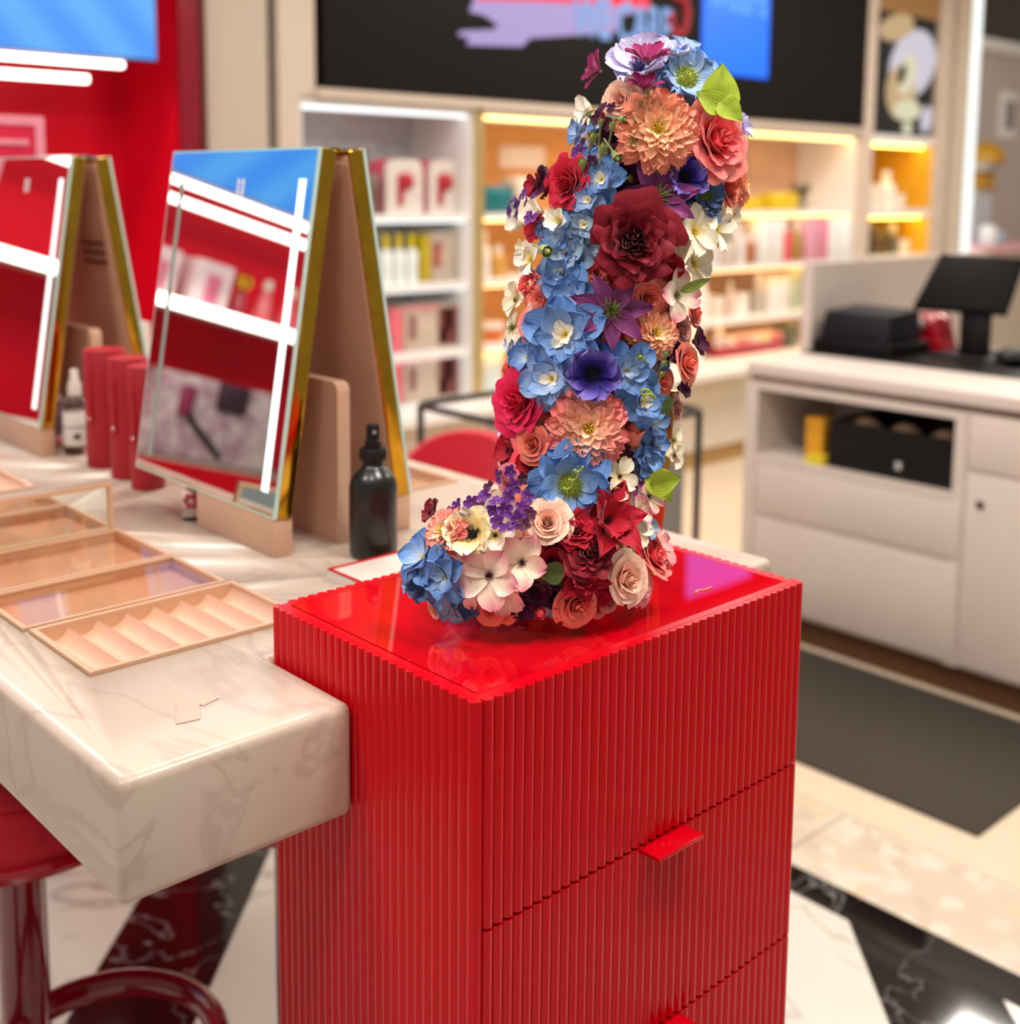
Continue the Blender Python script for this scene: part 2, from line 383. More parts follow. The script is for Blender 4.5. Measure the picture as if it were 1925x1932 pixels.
GLASS = thin_clear('thin_acrylic')
def frame_ring(x0, x1, y0, y1, z0, z1, t):
    m = MB()
    for a in ((x0, x1, y0, y0 + t), (x0, x1, y1 - t, y1), (x0, x0 + t, y0 + t, y1 - t), (x1 - t, x1, y0 + t, y1 - t)): m.box(*a, z0, z1)
    return m
def groove_tray(x0, x1, y0, y1, label):
    t = thing('brush_tray', label, 'tray', ((x0 + x1) / 2, (y0 + y1) / 2, ZC - .016), 'grooved trays set in the counter')
    obj('rim', frame_ring(x0, x1, y0, y1, ZC - .016, ZC + .004, .006), PAL, t)
    n = 7; prof = []; w_ = (x1 - x0 - .012) / n
    for i in range(n):
        for k in range(10):
            u = k / 10; prof.append((x0 + .006 + (i + u) * w_, ZC - .001 - .0125 * (math.sin(math.pi * u)) ** .7))
    prof.append((x1 - .006, ZC - .001))
    m = MB(); vs = []; fs = []
    for x, z in prof: vs += [(x, y0 + .006, z), (x, y1 - .006, z), (x, y0 + .006, ZC - .017), (x, y1 - .006, ZC - .017)]
    for i in range(len(prof) - 1):
        a = i * 4; b = a + 4; fs += [(a, b, b + 1, a + 1), (a, a + 2, b + 2, b), (a + 1, b + 1, b + 3, a + 3), (a + 2, a + 3, b + 3, b + 2)]
    fs += [(0, 1, 3, 2), (len(vs) - 4, len(vs) - 2, len(vs) - 1, len(vs) - 3)]
    obj('grooves', m.add(vs, fs), PAL2, t, smooth=True)
    return t
def glass_tray(x0, x1, y0, y1, label):
    t = thing('palette_tray', label, 'tray', ((x0 + x1) / 2, (y0 + y1) / 2, ZC - .017), 'covered palette trays set in the counter')
    obj('rim', frame_ring(x0, x1, y0, y1, ZC - .016, ZC + .004, .005), PAL, t)
    obj('floor_plate', MB().box(x0 + .005, x1 - .005, y0 + .005, y1 - .005, ZC - .017, ZC - .012), PAL2, t)
    obj('cover', MB().box(x0 + .005, x1 - .005, y0 + .005, y1 - .005, ZC - .0005, ZC + .0015), GLASS, t)
    return t
def lid(x0, x1, y, label, h=.068):
    t = thing('tray_lid', label, 'lid', ((x0 + x1) / 2, y, ZC))
    obj('frame', MB().box(x0, x1, y, y + .003, ZC, ZC + h).box(x0, x1, y - .005, y + .004, ZC, ZC + .005).box(x0, x1, y - .005, y + .004, ZC + h - .006, ZC + h)
        .box(x0, x0 + .005, y - .005, y + .004, ZC + .005, ZC + h - .006).box(x1 - .005, x1, y - .005, y + .004, ZC + .005, ZC + h - .006), PAL, t)
    obj('mirror', MB().box(x0 + .005, x1 - .005, y - .0012, y + .0005, ZC + .005, ZC + h - .006), MIRR, t)
nn = ['beside the red cabinet', 'beside the farther mirror', 'at the far counter end']
for k in range(3):
    dy = .747 * k
    if 1.22 + dy < CY1 - .05: groove_tray(.449, .687, 1.069 + dy, 1.219 + dy, 'blush seven-groove brush tray ' + nn[k])
    if 1.51 + dy < CY1 - .05:
        glass_tray(.445, .681, 1.225 + dy, 1.355 + dy, 'shallow clear-covered palette tray next to the grooved tray ' + nn[k])
        glass_tray(.445, .681, 1.359 + dy, 1.511 + dy, 'shallow clear-covered palette tray next to the upright mirrored lid ' + nn[k])
        if k == 0: lid(.445, .676, 1.520, 'upright mirrored tray lid with blush frame, open on the counter')
for h in holes:
    if h[0] > .9: glass_tray(h[0] + .0006, h[1] - .0006, h[2] + .0006, h[3] - .0006, 'pale palette tray on the far side of the counter, ' + ('nearer the black bottle' if h[2] < 1.5 else 'next to the upright mirror leg'))
# ------------------------------------------------------------------ easel mirrors
LED = pm('lit_led_strip', 'F4FFFB', .4, emit=1.6); FROST = pm('frosted_strip', '9AA39B', .5, spec=.1)
TEAL = pm('glass_edge', 'BFE3DA', .08, coat=1, var=.02)
ym0, WM = 1.268, .382
def make_mirror():
    t = thing('easel_mirror', 'gold-edged double vanity mirror standing next to the black spray bottle', 'mirror', (.8815, ym0 + WM / 2, ZC), 'vanity mirrors on the counter')
    for s in (1, -1):
        xc = .8815
        O = Vector((xc - s * (xc - .773), ym0, 1.088)); T = Vector((xc - s * (xc - .847), ym0, 1.549))
        U = (T - O); H = U.length; U.normalize(); Yv = Vector((0, 1, 0)); N = Vector((-s * U.z, 0, s * U.x))
        def P(a, b, c): return O + Yv * a + U * b - N * c
        def bx(a0, a1, b0, b1, c0, c1): return MB().hexa([P(a0, b0, c0), P(a1, b0, c0), P(a1, b1, c0), P(a0, b1, c0), P(a0, b0, c1), P(a1, b0, c1), P(a1, b1, c1), P(a0, b1, c1)])
        pf = obj('panel', bx(0, WM, 0, H, .004, .026), GOLD, t, bevel=.0015)
        obj('back_board', bx(.004, WM - .004, .006, H - .006, .0255, .0275), BLUSH, pf)
        gl = obj('glass', bx(0, WM, 0, H, 0, .0042), TEAL, t)
        obj('mirror_face', bx(.003, WM - .003, .003, H - .003, -.0004, .001), MIRR, gl)
        obj('light_strip', bx(.020, .036, .030, H - .040, -.0009, .001), LED, gl)
        obj('light_strip', bx(WM - .045, WM - .035, .022, H - .045, -.0009, .001), FROST, gl, label='unlit frosted strip')
        if s == 1:
            # interlaced monogram
            mg = MB(); ca, cb_ = .178, H - .052; hh = .012
            for da in (-.0065, .0065):
                for q in (bx(ca + da - .0018, ca + da + .0018, cb_ - hh, cb_ + hh, -.001, 0), bx(ca + da - .0032, ca + da + .0032, cb_ + hh - .001, cb_ + hh, -.001, 0), bx(ca + da - .0032, ca + da + .0032, cb_ - hh, cb_ - hh + .001, -.001, 0)): mg.add(q.v, q.f)
            q = bx(ca - .006, ca + .006, cb_ - .0006, cb_ + .0006, -.001, 0); mg.add(q.v, q.f)
            for sg in (1, -1):
                for k in range(10):
                    a1 = R(60 + k * 24); a2 = R(60 + (k + 1) * 24 + 2); r1, r2 = .0052, .0063
                    f_ = lambda r, a, c: P(ca + sg * (r * math.cos(a) - .001), cb_ + r * 1.35 * math.sin(a), c)
                    mg.hexa([f_(r1, a1, -.001), f_(r2, a1, -.001), f_(r2, a2, -.001), f_(r1, a2, -.001), f_(r1, a1, 0), f_(r2, a1, 0), f_(r2, a2, 0), f_(r1, a2, 0)])
            obj('monogram', mg, pm('white_print', 'F4F8FA', .5), gl)
    obj('hinge', MB().tube([(.8815, ym0 + .01, 1.546), (.8815, ym0 + WM - .01, 1.546)], .004, 8), GOLD, t)
    obj('base_block', MB().box(.774, .801, ym0 + .002, ym0 + .20, ZC, 1.089), BLUSH, t, bevel=.001)
    obj('base_block', MB().box(.962, .989, ym0 + .002, ym0 + .20, ZC, 1.089), BLUSH, t, bevel=.001)
    obj('support', MB().prismx([(ym0 + .002, ZC), (ym0 + .21, ZC), (ym0 + .21, 1.25), (ym0 + .012, 1.25), (ym0 + .004, 1.246), (ym0 + .002, 1.238)], .871, .890), BLUSH, t)
    return t
mir = make_mirror()
m2 = copy_tree(mir); m2.location.y += .747; m2['label'] = 'gold-edged double vanity mirror standing next to the clear spray bottles'
# three dark slots in the inner board of the farther mirror
m2['_o'] = tuple(m2.location)
for k in range(3):
    z = 1.395 - .017 * k; x = .8815 + (.8815 - .847) + (1.549 - z) * .161 - .0285
    obj('slot', MB().box(x - .003, x + .002, ym0 + .747 + .03, ym0 + .747 + .12, z, z + .0035), BLACKG, m2)
# ------------------------------------------------------------------ bottles, tubes and small things on the counter
bp_ = atz(705, 1047, ZC)
bt = thing('spray_bottle', 'matte black round spray bottle with black atomiser', 'bottle', bp_)
K = MB().lathe([(.0005, 0), (.026, 0), (.0295, .003), (.0305, .008), (.0305, .088), (.029, .097), (.024, .107), (.016, .114), (.0128, .118), (.0125, .126)], bp_, 40)
obj('body', K, pm('black_satin', '100F0E', .32, coat=.25), bt, smooth=True)
cl = obj('collar', MB().lathe([(.013, .122), (.0165, .124), (.0165, .137), (.0155, .139), (.010, .139)], bp_, 40), pm('black_ribbed', '0C0B0B', .4), bt, smooth=True)
rb = MB()
for k in range(30):
    a = 2 * math.pi * k / 30; rb.tube([bp_ + Vector((.0165 * math.cos(a), .0165 * math.sin(a), z)) for z in (.125, .136)], .0007, 4)
obj('ribs', rb, MATS['black_ribbed'], cl)
hd = obj('atomiser', MB().lathe([(.0105, .138), (.0105, .148), (.0085, .149), (.0082, .166), (.0075, .168)], bp_, 28), BLACKG, bt, smooth=True)
dv = (CAM - bp_); dv.z = 0; dv.normalize(); nz = bp_ + dv * .0082 + Vector((0, 0, .160)) + RGT * .002
obj('nozzle', MB().tube([nz - dv * .002, nz + dv * .0012], .0024, 12), pm('grey_nozzle', '8A8A8C', .4), hd)

def red_tube(px, py, dia, h, label):
    c = atz(px, py, ZC); t = thing('brush_case', label, 'case', c, 'red cylinder cases behind the mirror')
    r = dia / 2; RL = pm('red_leather', (.42, .003, .016), .5, bump=.4, scale=300, var=.1)
    obj('body', MB().lathe([(r * .2, 0), (r - .001, 0), (r, .002), (r, h * .63)], c, 36), RL, t, smooth=True)
    ld = obj('lid', MB().lathe([(r * .2, h * .6), (r + .0008, h * .62), (r + .0012, h * .63), (r + .0012, h - .002), (r, h), (r * .2, h)], c, 36), RL, t, smooth=True)
    d2 = (CAM - c); d2.z = 0; d2.normalize(); d2 = (d2 * .75 - RGT * .66).normalized()
    p = c + d2 * (r + .0015); sd = Vector((-d2.y, d2.x, 0))
    obj('strap', MB().hexa([p + sd * a + Vector((0, 0, z)) + d2 * q for q in (-.002, .0015) for a, z in ((-.006, h * .38), (.006, h * .38), (.006, h * .8), (-.006, h * .8))]), RL, ld)
    s_ = p + Vector((0, 0, h * .43)); obj('snap', MB().sphere(s_, .0035, 10, 6), pm('chrome', 'D8D4CE', .15, 1), ld, smooth=True)
red_tube(204, 877, .066, .195, 'tall red leather cylinder case nearest the farther mirror')
red_tube(247, 898, .060, .192, 'red leather cylinder case standing between the two others')
red_tube(280, 919, .051, .19, 'slim red leather cylinder case half hidden by the nearer mirror')

CLEAR = pm('clear_plastic', 'F5F2EE', .04, trans=1.0, ior=1.3, var=0); CAPW = pm('white_cap', 'EDE3DA', .4)
LABELW = pm('white_label', 'E9E4DE', .5); NAVY = pm('navy_print', '3A3F5C', .5); DPRINT = pm('dark_print', '4A4542', .5)
def clear_spray(px, py, label, sc_=1.0, lab=LABELW):
    c = atz(px, py, ZC); t = thing('spray_bottle', label, 'bottle', c, 'clear spray bottles by the farther mirror')
    k = sc_
    obj('body', MB().lathe([(.004 * k, 0), (.019 * k, 0), (.0205 * k, .003 * k), (.0205 * k, .078 * k), (.017 * k, .09 * k), (.009 * k, .099 * k), (.008 * k, .106 * k)], c, 28), CLEAR, t, smooth=True)
    lb = obj('label_wrap', MB().lathe([(.0209 * k, .016 * k), (.0212 * k, .0165 * k), (.0212 * k, .072 * k), (.0209 * k, .0725 * k)], c, 28), lab, t, smooth=True)
    obj('stripe', MB().lathe([(.0211 * k, .047 * k), (.0214 * k, .0471 * k), (.0214 * k, .0489 * k), (.0211 * k, .049 * k)], c, 28), NAVY, lb)
    d2 = (CAM - c); d2.z = 0; d2.normalize(); sd = Vector((-d2.y, d2.x, 0)); pc = c + d2 * .0208 * k
    obj('print', MB().hexa([pc + sd * a + Vector((0, 0, z)) + d2 * q for q in (-.001, .0008) for a, z in ((-.004, .028 * k), (.007, .028 * k), (.007, .037 * k), (-.004, .037 * k))]), DPRINT, lb)
    obj('cap', MB().lathe([(.0095 * k, .1 * k), (.0115 * k, .101 * k), (.0115 * k, .118 * k), (.0075 * k, .128 * k), (.0065 * k, .143 * k), (.003 * k, .145 * k)], c, 24), CAPW, t, smooth=True)
clear_spray(145, 855, 'clear spray bottle with white label and navy stripe, beside the red cases', 1.02)
clear_spray(100, 835, 'clear spray bottle with a plum label band, tucked behind another spray bottle', .98, pm('plum_label', 'A0788A', .5))
c = Vector((.787, 1.505, ZC))
fb = thing('sample_tube', 'small clear-footed tube with pink flower print under the mirror edge', 'tube', c)
obj('cap', MB().lathe([(.002, 0), (.0145, 0), (.015, .002), (.0145, .018), (.013, .019)], c, 24), CLEAR, fb, smooth=True)
bd = obj('body', MB().lathe([(.0135, .017), (.0145, .0185), (.0148, .039), (.011, .042)], c, 24), pm('blush_tube', 'EBD0C2', .35), fb, smooth=True)
d2 = (CAM - c); d2.z = 0; d2.normalize(); sd = Vector((-d2.y, d2.x, 0))
for k in range(6):
    a = R(60 * k); an = .15 + .5 * math.cos(a); nn_ = (d2 * math.cos(an) - sd * math.sin(an)); pc = c + nn_ * .0142 + Vector((0, 0, .029 + .007 * math.sin(a)))
    obj('flower_print', MB().sphere(pc, .0045, 8, 5), pm('pink_print', 'A8304C', .5, var=.3, scale=200), bd)
# flat white box with red edge behind the cabinet
p1 = atz(612, 1098, ZC)
rb_ = thing('gift_card_box', 'flat white box with a thin red rim tucked behind the red cabinet', 'box', (.84, 1.10, ZC))
obj('box', MB().box(.779, .905, 1.015, 1.160, ZC, ZC + .012), WHITE, rb_)
obj('rim', frame_ring(.779, .905, 1.015, 1.160, ZC + .0115, ZC + .0135, .0035), RED, rb_)
# framed sign at the far counter end
sy = 2.62
a = aty(82, 220, sy); bq = aty(82, 300, sy)
sg = thing('counter_sign', 'red sign with pink border standing at the far counter end', 'sign', (a.x - .15, sy, ZC))
obj('panel', MB().box(a.x - .30, a.x, sy, sy + .012, ZC + .01, a.z), pm('sign_red', (.62, .01, .05), .4), sg)
obj('border', MB().box(a.x - .30, a.x, sy - .003, sy, a.z - .02, a.z).box(a.x - .02, a.x, sy - .003, sy, ZC + .012, a.z - .02).box(a.x - .30, a.x - .28, sy - .003, sy, ZC + .012, a.z - .02), pm('sign_pink', 'E58C9E', .4), sg)
obj('line', MB().box(a.x - .26, a.x - .035, sy - .003, sy, a.z - .062, a.z - .05), MATS['sign_pink'], sg)
obj('foot', MB().box(a.x - .30, a.x, sy - .04, sy + .05, ZC, ZC + .012), MATS['sign_red'], sg)
c = aty(268, 640, 2.45); box_thing('carton', pm('carton_white', 'E8D8D0', .5), c.x - .03, c.x + .02, 2.45, 2.50, ZC, c.z + .035, 'small white carton behind the red cylinder cases', 'box')
# ------------------------------------------------------------------ bar stools
VELV = pm('red_velvet', (.52, .001, .018), .8, sheen=.15, var=.12, scale=60)
def stool(cx, cy, face, label, ring, bh=.245):
    t = thing('bar_stool', label, 'stool', (cx, cy, 0), 'red bar stools at the counter')
    c = Vector((cx, cy, 0)); r = .185
    obj('base', MB().lathe([(.02, 0), (.18, 0), (.18, .008), (.05, .022), (.036, .03)], c, 40), DRED, t, smooth=True)
    obj('column', MB().lathe([(.034, .02), (.034, .60)], c, 32), DRED, t, smooth=True)
    obj('seat_shell', MB().lathe([(.05, .585), (r - .02, .60), (r + .004, .612), (r + .008, .622), (r + .004, .63), (r - .03, .632)], c, 48), pm('red_shell', (.40, .003, .015), .22, coat=.7), t, smooth=True)
    obj('seat_cushion', MB().lathe([(.05, .625), (r - .004, .626), (r - .002, .66), (r - .016, .69), (r - .06, .703), (.02, .708)], c, 48), VELV, t, smooth=True)
    d = Vector((math.cos(face), math.sin(face), 0)); s_ = Vector((-d.y, d.x, 0))
    # wrap-round back: a curved upholstered shell with a rounded top
    m = MB(); n = 20; vs = []; fs = []
    for k in range(n + 1):
        u = -1 + 2 * k / n; an = u * R(64); top = .67 + bh * math.sqrt(max(.0, 1 - abs(u) ** 2.6))
        for rr in (r - .012, r + .03):
            for j in range(7):
                z = .625 + (top - .625) * j / 6
                lean = .05 * (z - .625) / .4
                vs.append(c - d * (math.cos(an) * (rr + lean)) + s_ * (math.sin(an) * (rr + lean)) + Vector((0, 0, z)))
    for k in range(n):
        a = k * 14; b = a + 14
        for j in range(6): fs += [(a + j, a + j + 1, b + j + 1, b + j), (a + 7 + j, b + 7 + j, b + 8 + j, a + 8 + j)]
        fs += [(a + 6, a + 13, b + 13, b + 6), (a, b, b + 7, a + 7)]
    fs += [tuple(list(range(0, 7)) + list(range(13, 6, -1))), tuple([n * 14 + q for q in range(6, -1, -1)] + [n * 14 + q for q in range(7, 14)])]
    obj('backrest', m.add(vs, fs), VELV, t, smooth=True)
    obj('piping', MB().tube([c + d * ((r - .02) * math.cos(R(q)) * .9) + s_ * ((r - .02) * math.sin(R(q)) * .95) + Vector((0, 0, .697)) for q in range(60, 301, 15)], .006, 8), VELV, t, smooth=True)
    q = c + d * 0 + Vector((0, 0, .305)); e = Vector(ring).normalized()
    cc = q + e * .165
    rg = [cc + Vector((.15 * math.cos(R(k)), .15 * math.sin(R(k)), 0)) for k in range(0, 360, 8)]
    obj('foot_ring', MB().tube(rg, .017, 10, closed=True, flat=1.25), DRED, t, smooth=True)
stool(.582, 1.655, R(-43), 'red velvet bar stool with dark red column under the tray side of the counter', (.31, -.95, 0))
stool(.93, 1.475, R(180), 'red bar stool pushed right under the counter behind the red cabinet', (1, -.6, 0))
stool(1.66, 2.10, R(190), 'red velvet bar stool with its rounded back turned to the wire cart', (-.6, .6, 0))
# ------------------------------------------------------------------ wire cart behind the counter
DG = pm('dark_tube', '3B3A39', .35, .3); GREYF = pm('grey_bin', '8F8883', .7, var=.06, bump=.2, scale=200)
ct = thing('wire_cart', 'dark tube-framed cart with a grey bin, behind the counter', 'cart', (2.34, 2.31, 0))
x0, x1, y0, y1 = 2.04, 2.595, 2.02, 2.60
def rrect(x0, x1, y0, y1, r, z):
    P = []
    for cx_, cy_, a0 in ((x1 - r, y1 - r, 0), (x0 + r, y1 - r, 90), (x0 + r, y0 + r, 180), (x1 - r, y0 + r, 270)):
        for k in range(6): a = R(a0 + 18 * k); P.append((cx_ + r * math.cos(a), cy_ + r * math.sin(a), z))
    return P
obj('top_rail', MB().tube(rrect(x0, x1, y0, y1, .05, .90), .010, 8, closed=True), DG, ct, smooth=True)
obj('lower_rail', MB().tube(rrect(x0, x1, y0, y1, .05, .16), .010, 8, closed=True), DG, ct, smooth=True)
for px_, py_ in ((x0 + .012, y0 + .012), (x1 - .012, y0 + .012), (x0 + .012, y1 - .012), (x1 - .012, y1 - .012)):
    l_ = obj('leg', MB().tube([(px_, py_, .05), (px_, py_, .90)], .010, 8), DG, ct, smooth=True)
    obj('caster', MB().tube([(px_ - .012, py_, .035), (px_ + .012, py_, .035)], .035, 14), BLACKG, l_, smooth=True)
mb_ = MB(); zb_, zt_ = .18, .80
mb_.box(x0 + .03, x1 - .05, y0 + .03, y0 + .045, zb_, zt_).box(x0 + .03, x1 - .05, y1 - .045, y1 - .03, zb_, zt_).box(x0 + .03, x0 + .045, y0 + .045, y1 - .045, zb_, zt_).box(x1 - .065, x1 - .05, y0 + .045, y1 - .045, zb_, zt_).box(x0 + .045, x1 - .065, y0 + .045, y1 - .045, zb_, zb_ + .015)
obj('bin', mb_, GREYF, ct)
# ------------------------------------------------------------------ cash desk
DT = .93
dk = thing('cash_desk', 'white cash desk with open cubby, drawers and brown plinth', 'desk', (3.8, 1.4, 0))
DW = pm('desk_white', 'D9CCC0', .4, var=.02); DY0, DY1, DX0, DX1 = .55, 2.40, 3.30, 4.30
obj('worktop', MB().box(DX0, DX1, DY0, DY1, .888, DT), DW, dk, bevel=.004)
obj('reveal_strip', MB().box(DX0 + .012, DX1, DY0 + .01, DY1 - .01, .866, .888), pm('steel_reveal', 'B49C94', .12, 1), dk)
fx = DX0
fm = MB().box(fx, DX1, 2.352, DY1, .10, .866).box(fx, fx + .5, 1.617, 1.655, .10, .866).box(fx, fx + .5, 1.655, 2.352, .843, .866).box(fx, fx + .5, 1.655, 2.352, .598, .622) \
    .box(fx + .48, DX1, DY0, 2.352, .10, .866).box(fx, fx + .48, DY0, DY0 + .04, .10, .866).box(fx + .006, fx + .48, DY0 + .04, 1.617, .10, .866).box(fx + .006, fx + .48, 1.655, 2.352, .10, .598)
obj('carcass', fm, DW, dk)
obj('drawer', MB().box(fx - .004, fx + .012, 1.625, 2.345, .425, .595), DW, dk, bevel=.001)
obj('drawer', MB().box(fx - .004, fx + .012, 1.625, 2.345, .112, .412), DW, dk, bevel=.001)
obj('drawer', MB().box(fx - .004, fx + .012, .60, 1.610, .705, .852), DW, dk, bevel=.001)
dd = obj('door', MB().box(fx - .004, fx + .012, 1.12, 1.610, .112, .695), DW, dk, bevel=.001)
obj('lock', MB().tube([(fx - .008, 1.565, .605), (fx, 1.565, .605)], .012, 16), pm('dark_lock', '4A3A36', .3, .6), dd)
obj('door', MB().box(fx - .004, fx + .012, .60, 1.11, .112, .695), DW, dk, bevel=.001)
obj('plinth', MB().box(fx + .04, DX1, DY0 + .04, DY1 - .03, 0, .10), pm('brown_plinth', '5A3A1C', .5), dk)
obj('back_screen', MB().box(3.70, 5.05, 2.42, 2.46, 0, aty(1512, 498, 2.42).z), DW, dk)
# cubby contents
bn = thing('storage_bin', 'black open bin with a small white tag inside the desk cubby', 'bin', (3.45, 1.87, .622))
obj('bin', MB().box(3.325, 3.335, 1.665, 2.09, .622, .775).box(3.65, 3.66, 1.665, 2.09, .622, .775).box(3.335, 3.65, 1.665, 1.675, .622, .775).box(3.335, 3.65, 2.08, 2.09, .622, .775).box(3.335, 3.65, 1.675, 2.08, .622, .632), BLACKG, bn)
obj('tag', MB().box(3.3235, 3.326, 1.835, 1.853, .655, .678), pm('tag_white', 'C9C9C9', .4), bn)
for yy, w_, lb in ((2.012, .062, 'tan package at the amber-box end of the black cubby bin'), (1.877, .062, 'tan package in the middle of the black cubby bin'), (1.742, .062, 'tan package at the drawer-side end of the black cubby bin')):
    m = MB().sphere((3.42, yy, .708), w_, 12, 8, 1.2)
    tag(rebase(obj('paper_roll', m, pm('tan_paper', 'B89A7E', .6), smooth=True)), lb, 'package', 'tan packages in the cubby bin')
box_thing('product_box', pm('amber_box', 'E0A020', .5), 3.36, 3.42, 2.135, 2.20, .622, .762, 'upright amber yellow box inside the desk cubby', 'box')
box_thing('product_box', pm('lemon_box', 'E3CC2A', .5), 3.31, 3.355, 2.10, 2.165, .622, .650, 'low lemon yellow pack in front of the amber box', 'box')
# things on the desk
def quad_on(z, pts): return [tuple(atz(x, y, z))[:2] for x, y in pts]
tag(rebase(obj('desk_mat', MB().box(3.63, 4.22, 1.10, 2.405, DT, DT + .006), pm('black_mat', '151212', .4, spec=.2), bevel=.002)), 'black mat covering the desk top under the till', 'mat')
p = atz(1838, 676, DT + .006)
mo = thing('till_monitor', 'black till monitor seen from behind on a thick post', 'monitor', p)
obj('foot', MB().box(p.x - .10, p.x + .10, p.y - .11, p.y + .11, DT + .006, DT + .02), BLACKG, mo, bevel=.004)
obj('post', MB().box(p.x - .025, p.x + .025, p.y - .048, p.y + .048, DT + .018, DT + .19), BLACKG, mo, bevel=.008)
A = [atx(x, y, p.x - .06) for x, y in ((1722, 578), (1895, 590))]; B = [atx(x, y, p.x + .06) for x, y in ((1930, 487), (1775, 478))]
q4 = [A[0], A[1], B[0], B[1]]; nrm = (q4[1] - q4[0]).cross(q4[3] - q4[0]).normalized()
if nrm.x < 0: nrm = -nrm
obj('screen_back', MB().hexa(q4 + [v + nrm * .028 for v in q4]), pm('monitor_black', '0E0D0C', .6, spec=.1), mo, bevel=.003)
def deskbox(name, px0, px1, py, dep, h, mat, label, cat, z=DT + .006, bev=.004):
    a = atz(px0, py, z); b = atz(px1, py, z)
    yy = sorted((a.y, b.y)); x_ = (a.x + b.x) / 2
    return box_thing(name, mat, x_, x_ + dep, yy[0], yy[1], z, z + h, label, cat, None, bev)
PRN = pm('printer_dark', '19171B', .5, spec=.2); PRB = pm('printer_black', '0E0D0D', .6, spec=.15)
pr = thing('receipt_printer', 'dark grey receipt printer on a black drawer unit', 'printer', (3.88, 2.25, DT + .006))
obj('drawer_unit', MB().box(3.68, 3.95, 2.09, 2.395, DT + .006, DT + .05), PRB, pr, bevel=.004)
obj('body', MB().hexa([(3.70, 2.11, DT + .05), (3.92, 2.11, DT + .05), (3.92, 2.385, DT + .05), (3.70, 2.385, DT + .05), (3.72, 2.12, DT + .15), (3.92, 2.12, DT + .16), (3.92, 2.375, DT + .16), (3.72, 2.375, DT + .15)]), PRN, pr, bevel=.008)
obj('paper_slot', MB().box(3.697, 3.72, 2.16, 2.33, DT + .07, DT + .076), BLACKG, pr)
for px_, py_, lb in ((1655, 648, 'crumpled white receipt beside the printer'), (1712, 664, 'crumpled white receipt next to the red bag')):
    c = atz(px_, py_, DT + .01); m = MB().sphere(c + Vector((0, 0, .012)), .028, 9, 6, .5); rr = random.Random(px_)
    m.v = [(v[0] + rr.uniform(-.006, .006), v[1] + rr.uniform(-.006, .006), max(DT + .006, v[2] + rr.uniform(-.004, .004))) for v in m.v]
    tag(rebase(obj('receipt', m, pm('receipt_paper', 'E5DDD2', .7))), lb, 'paper')
c = atz(1762, 657, DT + .006)
m = MB(); rr = random.Random(4); vs = []; n = 16
for j in range(8):
    f = j / 7
    for k in range(n):
        a = 2 * math.pi * k / n; rad = (.075 * (1 - .25 * f) * (1 + .12 * math.sin(5 * a + j))) if j < 7 else .03
        vs.append((c.x + rad * .7 * math.cos(a), c.y + rad * math.sin(a), c.z + .13 * f))
fs = [(j * n + k, j * n + (k + 1) % n, (j + 1) * n + (k + 1) % n, (j + 1) * n + k) for j in range(7) for k in range(n)] + [tuple(range(n - 1, -1, -1)), tuple(7 * n + k for k in range(n))]
bg = thing('plastic_bag', 'crinkled shiny red plastic bag behind the till post', 'bag', c)
obj('body', m.add(vs, fs), pm('red_plastic', (.50, .004, .02), .2, coat=.6, bump=.8, scale=40, var=.3), bg, smooth=True)
obj('sticker', MB().sphere((c.x - .052, c.y + .03, c.z + .09), .022, 8, 6), pm('sticker_white', 'D8C8C0', .5), bg, smooth=True)
c = atz(1912, 690, DT + .006)
tag(rebase(obj('cable_scanner', MB().sphere(c + Vector((0, 0, .03)), .06, 14, 8, .5), BLACKG, smooth=True)), 'rounded black hand scanner lying beside the till post', 'scanner')
# ------------------------------------------------------------------ red display unit (far left, also seen in the mirror)
ru = thing('red_display_unit', 'lacquered red wall display unit with light bars under a blue screen', 'display unit', (.2, 4.4, 0))
UX0, UX1 = -2.6, 2.12
obj('back_panel', MB().box(UX0, UX1, 4.55, 4.60, 0, 3.1), REDWALL, ru)
obj('side_panel', MB().box(UX1, 2.18, 4.05, 4.60, 0, 3.1), REDWALL, ru)
obj('edge_trim', MB().box(2.10, 2.18, 4.03, 4.05, 0, 3.1), DRED, ru)
BAR = pm('light_bar', 'FFF4EA', .4, emit=6.0)
obj('base_cabinet', MB().box(UX0, 1.2, 4.1, 4.55, 0, .92), pm('unit_base', 'B0A598', .4), ru)
obj('plinth_strip', MB().box(UX0, 1.2, 4.08, 4.10, .70, .91), RED, ru)
obj('light_bar', MB().box(UX0, 1.91, 4.07, 4.10, 1.906, 1.925), BAR, ru)
obj('light_bar', MB().box(UX0, 1.86, 4.25, 4.28, 1.862, 1.886), BAR, ru)
sh = obj('shelf', MB().box(UX0, .55, 4.12, 4.55, 1.47, 1.495), pm('white_shelf', 'EFE8E2', .3), ru)
obj('light_bar', MB().box(UX0, .55, 4.105, 4.12, 1.465, 1.505), BAR, sh)
bs = thing('blue_screen', 'wide bright blue screen above the red display unit', 'screen', (-.3, 4.05, 1.93))
obj('bezel', MB().box(UX0, 2.01, 4.02, 4.06, 1.93, 3.0), BLACKG, bs)
